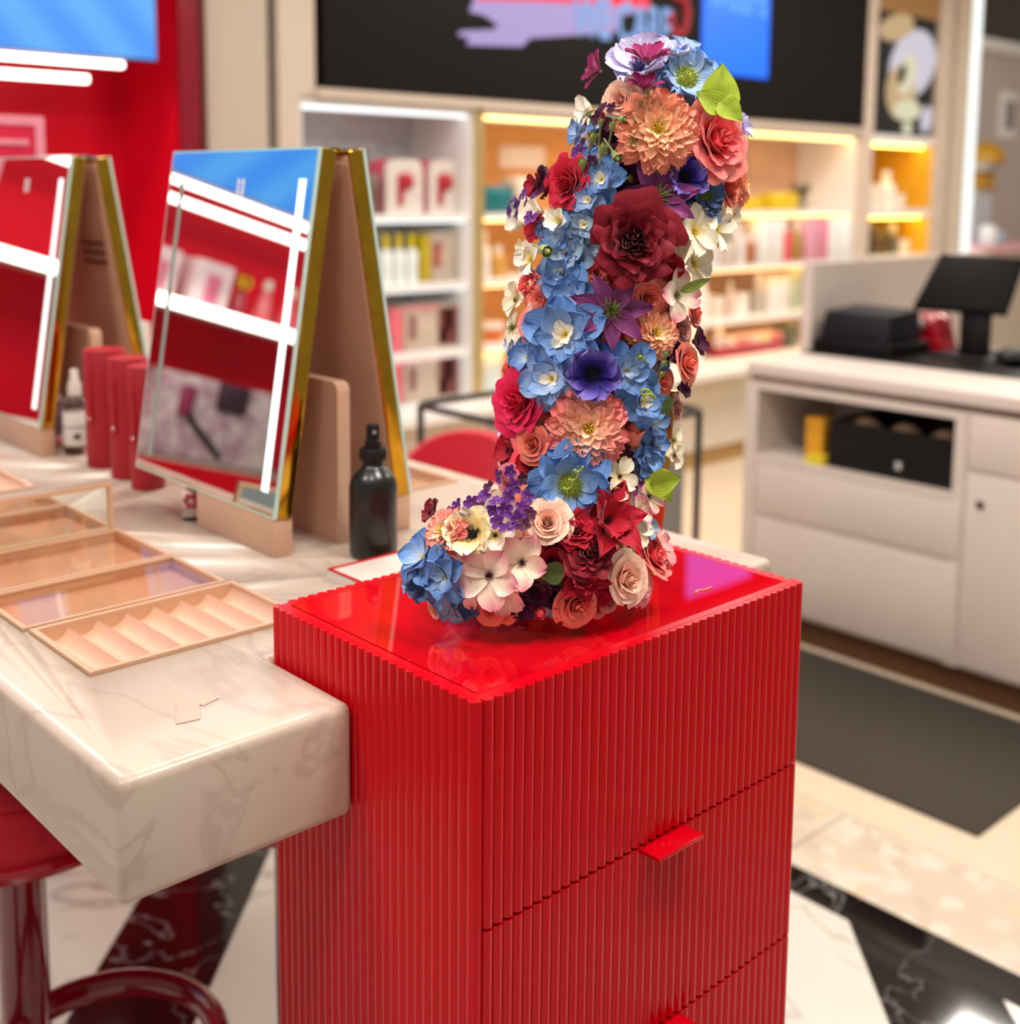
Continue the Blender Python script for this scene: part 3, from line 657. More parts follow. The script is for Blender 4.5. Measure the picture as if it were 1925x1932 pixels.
def bluestripe():
    m = bpy.data.materials.new('blue_screen_image'); m.use_nodes = True; nt = m.node_tree; b = nt.nodes['Principled BSDF']
    tc = nt.nodes.new('ShaderNodeTexCoord'); mp = nt.nodes.new('ShaderNodeMapping'); mp.inputs['Rotation'].default_value = (0, R(40), 0)
    wv = nt.nodes.new('ShaderNodeTexWave'); wv.inputs['Scale'].default_value = 1.6; wv.inputs['Distortion'].default_value = 1.0
    nt.links.new(tc.outputs['Object'], mp.inputs[0]); nt.links.new(mp.outputs[0], wv.inputs[0])
    r = nt.nodes.new('ShaderNodeValToRGB'); r.color_ramp.elements[0].color = lin('3F97FF'); r.color_ramp.elements[1].color = lin('57AEFF')
    nt.links.new(wv.outputs['Fac'], r.inputs[0]); nt.links.new(r.outputs[0], b.inputs['Emission Color']); b.inputs['Emission Strength'].default_value = 1.0
    b.inputs['Base Color'].default_value = (.01, .01, .01, 1); b.inputs['Roughness'].default_value = .4
    return m
obj('picture', MB().box(UX0 + .01, 2.005, 4.016, 4.02, 1.935, 2.99), bluestripe(), bs)
# products on the red unit
def lath_thing(name, prof, c, mat, label, cat, group=None, cap=None, n=20):
    t = thing(name, label, cat, c, group)
    obj('body', MB().lathe(prof, c, n), mat, t, smooth=True)
    if cap: obj('cap', MB().lathe(cap[0], c, n), cap[1], t, smooth=True)
    return t
PINKW = pm('pink_white', 'E6CBD0', .4, var=.15, scale=12); ROSE = pm('rose_pink', 'D06C88', .4, var=.2, scale=14)
for k, x in enumerate((-.43, -.66)):
    t = thing('gift_box', 'white and pink scalloped gift box on the red unit shelf, ' + ('beside the gold-capped bottle' if k else 'away from the gold-capped bottle'), 'box', (x, 4.25, 1.495))
    obj('carton', MB().box(x - .08, x + .08, 4.17, 4.32, 1.495, 1.68), PINKW, t, bevel=.006)
    obj('motif', MB().box(x - .03, x + .03, 4.166, 4.17, 1.52, 1.63), ROSE, t)
    for q in range(4): obj('scallop', MB().sphere((x - .08, 4.25, 1.52 + q * .045), .024, 10, 6), PINKW, t, smooth=True)
gb = lath_thing('perfume_bottle', [(.01, 0), (.035, 0), (.04, .01), (.03, .10), (.012, .12)], Vector((-.83, 4.25, 1.495)), pm('rose_glass', 'B02038', .15, coat=1), 'red glass perfume bottle with a round gold cap', 'bottle', None, ([(.012, .118), (.03, .125), (.04, .15), (.03, .175), (.005, .185)], GOLD))
for x in (-.945, -1.065, -1.2):
    lath_thing('perfume_bottle', [(.01, 0), (.045, 0), (.05, .02), (.022, .14), (.014, .15)], Vector((x, 4.25, 1.495)), pm('blush_glass', 'E0606A', .15, coat=1), 'tapered blush perfume bottle on the red unit shelf', 'bottle', 'tapered bottles on the red unit', ([(.014, .148), (.018, .15), (.018, .185), (.012, .19)], WHITE))
fbg = thing('floral_bag', 'floral printed gift bag with dark handle on the red unit base', 'bag', (-.82, 4.26, .92))
FLOR = stone('floral_print', 'D9CBC6', '6E3450', .6, 18, .10, 'B58A9C')
obj('body', MB().hexa([(-1.12, 4.14, .92), (-.52, 4.14, .92), (-.52, 4.36, .92), (-1.12, 4.36, .92), (-1.06, 4.17, 1.24), (-.56, 4.17, 1.24), (-.56, 4.33, 1.24), (-1.06, 4.33, 1.24)]), FLOR, fbg, bevel=.02)
obj('handle', MB().tube([(-.86, 4.135, .95), (-.80, 4.135, 1.0), (-.72, 4.14, 1.06), (-.68, 4.145, 1.10)], .013, 6), BLACKG, fbg, smooth=True)
obj('clasp', MB().box(-.93, -.80, 4.135, 4.19, 1.13, 1.24), pm('plum_patch', '3A1E2C', .5), fbg, bevel=.01)
obj('patch', MB().box(-.70, -.64, 4.135, 4.19, 1.08, 1.20), pm('rose_patch', '8E2C50', .5), fbg, bevel=.01)
# ------------------------------------------------------------------ black video wall
vs_ = thing('video_wall', 'long black video screen above the lit wall shelves', 'screen', (4.7, 4.09, 1.89))
obj('panel', MB().box(2.735, 6.70, 4.06, 4.12, 1.885, 3.0), pm('screen_black', '171311', .5, var=.05, spec=.1), vs_)
obj('lower_frame', MB().box(2.70, 6.705, 4.05, 4.12, 1.853, 1.885), BEIGE, vs_)
YS = 4.058
def wallpoly(pts, y, t=.002):
    P = [aty(x, yy, y) for x, yy in pts]; n = len(P)
    return MB().add([(p.x, y - t, p.z) for p in P] + [(p.x, y, p.z) for p in P], [tuple(range(n)), tuple(range(2 * n - 1, n - 1, -1))] + [(i, n + i, n + (i + 1) % n, (i + 1) % n) for i in range(n)])
obj('lavender_stroke', wallpoly([(905, -30), (885, 22), (915, 30), (940, 48), (930, 56), (870, 58), (862, 66), (885, 72), (880, 85), (985, 88), (1000, 72), (1160, 62), (1170, 30), (1225, 20), (1225, -30)], YS), pm('lavender_light', 'B4A0DC', .5, emit=.75), vs_)
obj('red_stroke', wallpoly([(905, -60), (900, 0), (1010, 2), (1130, 8), (1224, 17), (1228, -60)], YS - .003), pm('red_light', 'FA0036', .5, emit=.9), vs_)
a = aty(1090, 60, YS); b = aty(1257, 70, YS)
text_mesh('lettering', 'WE CARE', .265, pm('blue_letters', '86AEEA', .5, emit=.8), WALLTXT((a.x + b.x) / 2, YS - .006, a.z - .015) @ Matrix.Scale(.62, 4, (1, 0, 0)), vs_)
h_ = [aty(1281 + 16 * math.cos(R(k)) + (5 if k > 180 else 0), 28 + 36 * math.sin(R(k)), YS - .004) for k in range(-120, 200, 16)]
obj('red_loop', MB().tube(h_, .02, 6), pm('loop_red', 'C4142A', .5, emit=.6), vs_, smooth=True)
a = aty(1322, 145, YS); b = aty(1447, 145, YS)
bpn = obj('blue_panel', MB().box(a.x, b.x, YS - .006, YS, 2.115, 2.93), pm('blue_light', '006AF5', .4, emit=1.3), vs_)
text_mesh('lettering', 'wears', .22, pm('pale_blue_letters', '5AA4FF', .5, emit=.9), WALLTXT((a.x + b.x) / 2, YS - .010, aty(1385, 22, YS).z), bpn)
# ------------------------------------------------------------------ lit wall shelves
SHW = pm('shelf_white', 'F1EEEA', .35, var=.02); WARM = pm('warm_shelf_light', 'FFC070', .4, emit=8.0); COOL = pm('cool_shelf_light', 'F2FAFF', .4, emit=2.0)
ZSH = (1.385, 1.083, .781)
def shelf_unit(x0, x1, backmat, lightmat, label, name='wall_shelf_unit'):
    t = thing(name, label, 'shelves', ((x0 + x1) / 2, 4.3, 0))
    obj('back_panel', MB().box(x0, x1, 4.52, 4.55, .55, 1.853), backmat, t)
    obj('side_panel', MB().box(x0, x0 + .025, 4.10, 4.52, .55, 1.853), SHW, t); obj('side_panel', MB().box(x1 - .025, x1, 4.10, 4.52, .55, 1.853), SHW, t)
    tp = obj('top', MB().box(x0, x1, 4.09, 4.55, 1.82, 1.853), SHW, t)
    obj('light_strip', MB().box(x0 + .03, x1 - .03, 4.12, 4.16, 1.81, 1.82), lightmat, tp)
    for z in ZSH:
        s_ = obj('shelf', MB().box(x0 + .025, x1 - .025, 4.09, 4.52, z - .028, z), SHW, t)
        obj('light_strip', MB().box(x0 + .03, x1 - .03, 4.13, 4.165, z - .036, z - .028), lightmat, s_)
    lg = obj('ledge', MB().box(x0, x1, 3.86, 4.55, .515, .55), SHW, t)
    obj('base', MB().box(x0, x1, 4.0, 4.55, .10, .515), pm('shelf_base', 'D9CDBD', .5), t)
    obj('kick', MB().box(x0, x1, 4.02, 4.5, 0, .10), pm('oak_kick', 'B08A52', .5), t)
    return t
u1 = shelf_unit(2.63, 3.555, pm('pale_back', 'D4D3D4', .5), COOL, 'white wall shelves with cool lighting and gift boxes')
u2 = shelf_unit(3.59, 5.20, pm('wood_back', 'DE9E58', .5, var=.10, scale=6), WARM, 'wood-backed wall shelves with warm lighting behind the flower boot')
u3 = shelf_unit(5.20, 6.70, pm('blush_wood_back', 'DDB493', .5, var=.08, scale=6), WARM, 'wood-backed wall shelves with warm lighting beside the pillar')
struct(obj('trim_10', MB().box(3.555, 3.59, 4.07, 4.55, 0, 1.853), pm('brass_post', 'C7AE74', .35, .5)))
text_mesh('lettering', 'ICONIC GIFTS', .105, pm('white_letters', 'F6F8FA', .4), WALLTXT(2.99, 4.515, 1.625), u1, .006)
def sx(px, z, y=4.2):        # wall x for a photo column at shelf height
    py = 400
    for _ in range(4):
        P = aty(px, py, y); d = (z - P.z); py -= d * 2270 / ((P - CAM).dot(FWD))
    return P.x
BAYS = ((2.66, 3.527), (3.618, 5.172), (5.228, 6.672), (6.835, 7.59))
def in_bay(x0, x1):
    a, b = min(BAYS, key=lambda q: abs((x0 + x1) / 2 - (q[0] + q[1]) / 2) - (q[1] - q[0]) / 2)
    if x1 > b: x0, x1 = (x0, b) if x1 - x0 > .2 else (x0 - (x1 - b), b)
    if x0 < a: x0, x1 = (a, x1) if x1 - x0 > .2 else (a, x1 + (a - x0))
    return x0, x1
def product(kind, px0, px1, zs_, h, col, label, cat='box', group=None, y=4.17, d=.12, extra=None):
    x0, x1 = in_bay(sx(px0, zs_, y), sx(px1, zs_, y)); m = pm('product_' + col, col, .4, var=.10, scale=18)
    if kind == 'box':
        t = thing('product_box', label, cat, ((x0 + x1) / 2, y + d / 2, zs_), group)
        b0 = obj('carton', MB().box(x0, x1, y, y + d, zs_, zs_ + h), m, t, bevel=.004, seg=1)
        if extra:
            for (u0, u1, v0, v1, c2) in extra:
                obj('print', MB().box(x0 + (x1 - x0) * u0, x0 + (x1 - x0) * u1, y - .003, y + .001, zs_ + h * v0, zs_ + h * v1), pm('product_' + c2, c2, .4, var=.1, scale=18), b0)
        return t
    r = (x1 - x0) / 2; c = Vector(((x0 + x1) / 2, y + r, zs_))
    if kind == 'bottle':
        return lath_thing('product_bottle', [(r * .3, 0), (r * .95, 0), (r, .01), (r, h * .62), (r * .45, h * .72)], c, m, label, cat, group, ([(r * .5, h * .70), (r * .52, h * .72), (r * .5, h), (r * .2, h)], pm('product_cap_' + (extra or 'E8E2DA'), extra or 'E8E2DA', .35)), 16)
    return lath_thing('product_jar', [(r * .3, 0), (r * .96, 0), (r, .006), (r, h * .7)], c, m, label, cat, group, ([(r * 1.02, h * .68), (r * 1.02, h * .98), (r * .3, h)], pm('product_cap_' + (extra or 'E8E2DA'), extra or 'E8E2DA', .35)), 16)
z1, z2, z3, z4 = ZSH[0], ZSH[1], ZSH[2], .55
# unit 1: arched gift cases with a red emblem
def arch_case(px0, px1, label):
    x0, x1 = in_bay(sx(px0, z1), sx(px1, z1)); y = 4.17; t = thing('gift_case', label, 'case', ((x0 + x1) / 2, y, z1), 'arched gift cases on the white shelves'); r = .05; H = .235
    pol = [(x0, z1), (x1, z1)] + [(x1 - r + r * math.cos(R(k)), z1 + H - r + r * math.sin(R(k))) for k in range(0, 91, 15)] + [(x0 + r + r * math.cos(R(k)), z1 + H - r + r * math.sin(R(k))) for k in range(90, 181, 15)]
    def ext(pol, y0, y1):
        n = len(pol); return MB().add([(x, y0, z) for x, z in pol] + [(x, y1, z) for x, z in pol], [tuple(range(n)), tuple(range(2 * n - 1, n - 1, -1))] + [(i, n + i, n + (i + 1) % n, (i + 1) % n) for i in range(n)])
    obj('front', ext(pol, y, y + .02), pm('case_front', 'D9CFC6', .4), t)
    obj('shell', ext([(x, z) for x, z in pol], y + .02, y + .14), pm('case_red', 'D8506A', .35, var=.1), t)
    cx_ = (x0 + x1) / 2; cz = z1 + .13
    obj('emblem', MB().tube([(cx_ - .025, y - .001, z1 + .04), (cx_ - .025, y - .001, cz + .04)], .016, 6).sphere((cx_ + .005, y + .002, cz + .01), .04, 12, 8), pm('emblem_red', 'B01226', .4), t)
arch_case(722, 790, 'arched white and red gift case next to the brown box on the white shelves')
arch_case(803, 876, 'arched white and red gift case beside the brass post')
product('box', 690, 718, z1, .17, '6E5048', 'brown box half hidden by the mirror on the white shelves')
for k in range(4):
    product('bottle', 702 + 24 * k, 722 + 24 * k, z2, .215, 'E4E6E2', 'white bottle with yellow cap on the white shelves', 'bottle', 'yellow-capped bottles', extra='E8D21C')
product('box', 799, 813, z2, .21, 'C4A80E', 'olive yellow box next to the yellow-capped bottles')
product('box', 823, 872, z2, .22, 'C3B09E', 'taupe carton with a red mark next to the brass post', extra=[(.05, .3, .3, .8, 'A8483C')])
for zz, nm in ((z3, 'on the lowest shelf'), (z4, 'on the lit ledge')):
    product('box', 742, 760, zz, .19, 'F0727C', 'narrow pink box ' + nm + ' of the white shelves')
    product('box', 764, 886, zz, .20, 'CDB9A6', 'gift set box with red and green flower print ' + nm, extra=[(.62, .98, .08, .92, '7A3A38'), (.74, .86, .4, .9, '3F6B3C'), (.64, .76, .1, .45, 'B43A40'), (.08, .2, .25, .8, '8E5A58'), (0, .6, .9, 1.0, 'F29AA2')])
# unit 2
pq = obj('plaque', MB().box(sx(945, z1, 4.5), sx(1030, z1, 4.5), 4.505, 4.525, 1.60, 1.715), pm('plaque_white', 'F3E3D2', .4), u2, bevel=.009, seg=3)
product('box', 917, 968, z1, .125, '0A6A72', 'teal box on the warm shelves next to the brass post')
product('box', 975, 1010, z1, .17, 'D9C9B6', 'cream box next to the teal box')
product('bottle', 912, 930, z2, .22, 'E3DCD2', 'tall white bottle next to the brass post on the warm shelves', 'bottle')
product('bottle', 938, 962, z2, .15, 'C99A4A', 'amber bottle on the warm shelves next to a tall white bottle', 'bottle')
product('jar', 918, 962, z3, .09, 'C8682C', 'orange jar on the warm shelves next to the brass post', 'jar')
product('box', 912, 950, z4, .185, 'C9DCE2', 'pale blue box standing on the lit ledge next to the brass post')
product('box', 965, 1010, z4, .12, 'D8D6CC', 'cream carton on the lit ledge')
# unit 3 top row
product('box', 1405, 1440, z1, .075, 'D6B80A', 'low yellow pack on the top warm shelf, next to the flower boot')
product('box', 1462, 1508, z1, .10, 'D9BC10', 'yellow pack with a flat lid on the top warm shelf')
pt_ = Vector((sx(1522, z1), 4.24, z1)); pt = thing('potted_plant', 'small dark potted plant on the top warm shelf', 'plant', pt_)
obj('pot', MB().lathe([(.02, 0), (.03, 0), (.038, .06), (.03, .06)], pt_, 14), pm('pot_grey', '8E8A7E', .6), pt, smooth=True)
fl = MB(); rr = random.Random(3)
for k in range(18):
    a = rr.uniform(0, 6.28); l = rr.uniform(.05, .11); e = pt_ + Vector((l * .6 * math.cos(a), l * .6 * math.sin(a), .06 + l)); fl.tube([pt_ + Vector((0, 0, .05)), (pt_ + Vector((0, 0, .06)) + e) / 2, e], [.006, .014, .003], 5)
obj('foliage', fl, pm('plant_dark', '4A4A38', .6, var=.4), pt)
row = [('bottle', 1318, 1333, 'E9D8CE', .21), ('bottle', 1348, 1363, 'EADFD8', .22), ('box', 1366, 1392, 'DCC9BE', .23), ('bottle', 1396, 1412, 'E8E4E0', .23), ('bottle', 1414, 1428, 'B5622E', .18), ('box', 1434, 1458, 'F0EDEA', .25), ('box', 1460, 1478, 'EFEAE6', .25), ('bottle', 1482, 1498, 'F0606C', .26), ('bottle', 1503, 1517, 'A8863A', .25), ('box', 1521, 1545, 'E2A0B4', .255), ('box', 1548, 1562, 'E58AA4', .25), ('box', 1565, 1584, 'F2F2EE', .25), ('box', 1587, 1604, 'F6F8F8', .25)]
names = {'E9D8CE': 'blush', 'EADFD8': 'pale shell', 'DCC9BE': 'taupe pink', 'E8E4E0': 'off-white', 'B5622E': 'copper brown', 'F0EDEA': 'chalk white', 'EFEAE6': 'milk white', 'F0606C': 'coral red', 'A8863A': 'olive gold', 'E2A0B4': 'soft pink', 'E58AA4': 'bright pink', 'F2F2EE': 'ice white', 'F6F8F8': 'pure white'}
for k, a, b, c2, h in row: product(k, a, b, z2, min(h, .255), c2, '%s %s in the middle row of the warm shelves' % (names[c2], 'bottle' if k == 'bottle' else 'carton'), 'bottle' if k == 'bottle' else 'box', None, 4.10)
row = [('bottle', 1326, 1342, 'F2EFEA', .25, 'tall chalk bottle'), ('jar', 1350, 1375, 'EBD9CC', .12, 'shell pink jar'), ('bottle', 1378, 1388, 'D9C6B8', .2, 'thin taupe bottle'), ('jar', 1394, 1422, 'F1EEE8', .13, 'wide milk jar'), ('bottle', 1432, 1448, 'B9B4A8', .23, 'grey pump bottle'), ('box', 1452, 1490, 'F0E8E2', .21, 'broad white carton'), ('box', 1494, 1510, 'B8C4A4', .24, 'sage green carton')]
for k, a, b, c2, h, nm in row: product(k, a, b, z3, h, c2, nm + ' on the lower warm shelf', {'bottle': 'bottle', 'jar': 'jar', 'box': 'box'}[k])
product('box', 1358, 1480, z4, .06, 'A02840', 'flat maroon box at the bottom of a stack on the lit ledge')
t = product('box', 1376, 1476, z4 + .06, .05, 'F0D4CC', 'flat pale box with a pink band on top of the maroon box', extra=[(.1, .4, .2, .8, 'F06A70'), (.55, .75, .2, .8, 'EAD27A'), (.8, .95, .1, .9, 'E0405C')])
product('bottle', 1358, 1372, z4 + .06, .12, 'D8CCD4', 'lilac bottle standing on the maroon box', 'bottle')
product('box', 1486, 1504, z4, .14, '5A6450', 'dark green carton beside the flat stack')
# ------------------------------------------------------------------ perfume panel and yellow niches
pp = thing('perfume_poster', 'black backlit poster of a white and gold perfume bottle between two pillars', 'poster', (7.22, 4.1, 1.86))
obj('panel', MB().box(6.83, 7.61, 4.10, 4.14, 1.86, 2.62), pm('poster_black', '1D1B1A', .4), pp)
obj('wood_header', MB().box(6.83, 7.61, 4.09, 4.14, 2.62, 3.1), pm('oak_header', 'A87E4A', .5), pp)
def ell(px, py, rx, ry, rot, y, n=24): return wallpoly([(px + rx * math.cos(R(k)) * math.cos(rot) - ry * math.sin(R(k)) * math.sin(rot), py + rx * math.cos(R(k)) * math.sin(rot) + ry * math.sin(R(k)) * math.cos(rot)) for k in range(0, 360, 360 // n)], y)
POW = pm('print_white', 'D8D4E2', .5, emit=.8); POG = pm('print_gold', 'D9B98A', .5, emit=.7); POY = pm('print_cream', 'E6E0C0', .5, emit=.8)
obj('print_halo', ell(1722, 120, 42, 66, .25, 4.098), POW, pp); obj('print_crown', ell(1692, 52, 34, 24, -.4, 4.096), POG, pp)
obj('print_bottle', ell(1700, 175, 28, 52, 0, 4.094), POG, pp); obj('print_core', ell(1712, 140, 16, 40, .2, 4.092), POY, pp)
obj('print_hole', ell(1702, 140, 7, 20, .25, 4.090), MATS['poster_black'], pp); obj('print_base', ell(1712, 208, 26, 20, 0, 4.089), POY, pp)
obj('print_stem', ell(1712, 242, 9, 12, 0, 4.089), POY, pp); obj('print_glint', ell(1748, 225, 10, 26, .15, 4.089), POW, pp)
ni = thing('niche_tower', 'narrow wall tower of two golden yellow lit niches under the perfume poster', 'shelves', (7.22, 4.3, 0))
YB = pm('golden_back', 'DCA62A', .45, var=.08); YL = pm('yellow_niche_light', 'FFD05A', .4, emit=14.0)
obj('back_panel', MB().box(6.83, 7.61, 4.52, 4.55, 0, 1.86), YB, ni)
for za, zb in ((1.80, 1.86), (1.335, 1.385), (.95, 1.085)):
    s_ = obj('shelf', MB().box(6.83, 7.61, 4.09, 4.52, za, zb), SHW, ni)
    if za > 1.1: obj('light_strip', MB().box(6.86, 7.58, 4.14, 4.18, za - .008, za), YL, s_)
obj('base', MB().box(6.83, 7.61, 4.07, 4.52, 0, .95), BEIGE, ni)
obj('side_liner', MB().box(7.595, 7.61, 4.09, 4.52, 1.085, 1.335).box(7.595, 7.61, 4.09, 4.52, 1.385, 1.80), YB, ni)
for px0, px1, zz, h, k, c2, nm in ((1650, 1672, 1.385, .16, 'jar', 'EDE6DC', 'rounded white jar in the upper golden niche'), (1676, 1696, 1.385, .25, 'bottle', 'F2EEE6', 'tall white bottle in the upper golden niche'), (1698, 1712, 1.385, .10, 'jar', 'E8E2D6', 'small white jar in the upper golden niche'),
                                   (1642, 1652, 1.085, .2, 'box', '4A3A2C', 'dark brown box at the side of the lower golden niche'), (1658, 1668, 1.085, .16, 'box', '6A5020', 'olive brown box in the lower golden niche'), (1672, 1680, 1.085, .17, 'box', '5A4418', 'narrow brown box in the lower golden niche'), (1686, 1700, 1.085, .2, 'bottle', '6E6656', 'grey bottle in the lower golden niche'), (1706, 1722, 1.085, .09, 'jar', 'EDE0C2', 'cream jar in the lower golden niche')):
    product(k, px0, px1, zz, h, c2, nm, 'bottle' if k == 'bottle' else ('jar' if k == 'jar' else 'box'))
# ------------------------------------------------------------------ far right display beyond the lit strip
fr_ = thing('far_display', 'pale wall display beyond the lit white strip', 'display unit', (8.9, 4.4, 0))
obj('back_panel', MB().box(8.22, 9.9, 4.50, 4.60, 0, 2.60), pm('far_panel', 'C9BAB0', .5, var=.04), fr_)
obj('top_rail', MB().box(8.22, 9.9, 4.40, 4.50, 2.58, 2.66), SHW, fr_)
obj('upper_post', MB().box(8.22, 8.62, 4.50, 4.60, 2.66, 3.1), pm('far_post', 'E0CDB6', .5), fr_)
obj('upper_void', MB().box(8.62, 9.9, 4.55, 4.60, 2.66, 3.1), pm('far_dark', '4A4234', .6), fr_)
s_ = obj('counter', MB().box(8.22, 9.9, 4.0, 4.50, 1.07, 1.12), pm('far_pink', 'E8B0B4', .4), fr_)
obj('base', MB().box(8.22, 9.9, 4.05, 4.50, 0, 1.07), BEIGE, fr_)
def fx_(px, z, y=4.3): return sx(px, z, y)
dm = Vector((fx_(1868, 1.75), 4.38, 1.60))
lp = thing('dome_display', 'mustard yellow dome above a mustard block on the far display', 'display', (dm.x, 4.38, 1.12))
obj('dome', MB().lathe([(.01, 1.72), (.15, 1.72), (.145, 1.78), (.11, 1.84), (.05, 1.87), (.01, 1.875)], Vector((dm.x, 4.34, 0)), 24), pm('mustard', 'C08A0A', .4), lp, smooth=True)
obj('block', MB().box(dm.x - .09, dm.x + .1, 4.30, 4.42, 1.52, 1.66), MATS['mustard'], lp)
obj('shelf', MB().box(dm.x - .16, dm.x + .18, 4.25, 4.48, 1.66, 1.72), pm('far_glass', 'B9B2AA', .3), lp)
obj('column', MB().box(dm.x - .13, dm.x + .15, 4.34, 4.46, 1.12, 1.52), pm('far_white', 'D2D2D6', .4, var=.08), lp)
for k, (px, zt, h, c2, nm) in enumerate(((1868, 1.12, .14, 'EDEFF0', 'round white jar at the foot of the mustard dome display'), (1885, 1.12, .1, 'A8B4C8', 'steel blue jar beside the white jar under the dome display'))):
    x = fx_(px, zt, 4.1); lath_thing('display_jar', [(.01, 0), (.06, 0), (.065, .01), (.065, h * .8), (.05, h)], Vector((x, 4.12, zt)), pm('far_jar_' + c2, c2, .3), nm, 'jar')
x = fx_(1902, 1.95, 4.48)
fp = thing('wall_picture', 'small framed grey picture on the far display panel', 'picture', (x, 4.48, 2.0))
obj('frame', MB().box(x - .13, x + .13, 4.475, 4.50, 1.93, 2.30), SHW, fp); obj('print', MB().box(x - .07, x + .09, 4.470, 4.476, 2.0, 2.22), pm('far_print', '8C8484', .5), fp)
# ------------------------------------------------------------------ flower boot
class PB:
    def __init__(s): s.v = []; s.f = []; s.t = []; s.u = []
    def grid(s, fn, nu, nv):
        o = len(s.v)
        for j in range(nv + 1):
            for i in range(nu + 1):
                p, t = fn(-1 + 2 * i / nu, j / nv); s.v.append(tuple(p)); s.t.append(t); s.u.append(-1 + 2 * i / nu)
        for j in range(nv):
            for i in range(nu):
                a = o + j * (nu + 1) + i; s.f.append((a, a + 1, a + nu + 2, a + nu + 1))
    def addmb(s, mb, t=0.0):
        o = len(s.v); s.v += mb.v; s.f += [tuple(i + o for i in f) for f in mb.f]; s.t += [t] * len(mb.v); s.u += [0.0] * len(mb.v)
    def mesh(s, name, mat):
        me = bpy.data.meshes.new(name); me.from_pydata([tuple(v) for v in s.v], [], s.f)
        a = me.attributes.new('t', 'FLOAT', 'POINT'); a.data.foreach_set('value', s.t)
        a = me.attributes.new('u', 'FLOAT', 'POINT'); a.data.foreach_set('value', s.u)
        for p in me.polygons: p.use_smooth = True
        me.materials.append(mat); me.update(); return me
def wprof(v, shape):
    if shape == 'point': return max(.02, math.sin(math.pi * min(1, v ** .75 * .97 + .02)) ** .85)
    if shape == 'leaf': return max(.02, math.sin(math.pi * min(1, v ** .62 * .985 + .01)) ** .9)
    if shape == 'tip': return (.3 + .7 * min(1, v / .5) ** .8) * (max(.03, 1 - ((v - .5) / .5) ** 2.2) if v > .5 else 1)
    b = .28 + .72 * min(1, v / .55) ** .8
    return b * (math.sqrt(max(.03, 1 - ((v - .62) / .40) ** 2)) if v > .62 else 1)
def petal_fn(L, W, shape='round', cup=.25, curl=0, ruf=0, seed=0, el=0, az=0, r0=0, z0=0, notch=0, tw=0):
    rg = random.Random(seed); ph = [rg.uniform(0, 6.28) for _ in range(4)]
    Rm = Matrix.Rotation(az, 3, 'Z'); Re = Matrix.Rotation(el, 3, 'X'); Rt = Matrix.Rotation(tw, 3, 'Y')
    def fn(u, v):
        w_ = W * wprof(v, shape)
        y = L * v * (1 - notch * v * v * (1 - abs(u)) ** 2)
        z = cup * (u * u) * w_ + curl * L * v * v
        z += ruf * L * v * v * (math.sin(5 * u + ph[0]) * .6 + math.sin(9 * u + ph[1]) * .4) * (.4 + .6 * v)
        p = Rm @ (Vector((0, r0, z0)) + Re @ (Rt @ Vector((u * w_, y, z))))
        return p, v
    return fn
GA = R(137.5)
def spikes(n, r, l, th, dome, seed, rad=.006):
    rg = random.Random(seed); m = MB()
    for k in range(n):
        f = math.sqrt((k + .5) / n); a = k * GA; d = Vector((math.cos(a) * f * dome, math.sin(a) * f * dome, math.sqrt(max(.05, 1 - (f * dome) ** 2))))
        d = (d + Vector((rg.uniform(-th, th), rg.uniform(-th, th), 0))).normalized()
        b = d * r; e = d * (r + l * rg.uniform(.7, 1.2)); m.tube([b, e], [rad, rad * .6], 3)
    return m
PCACHE = {}
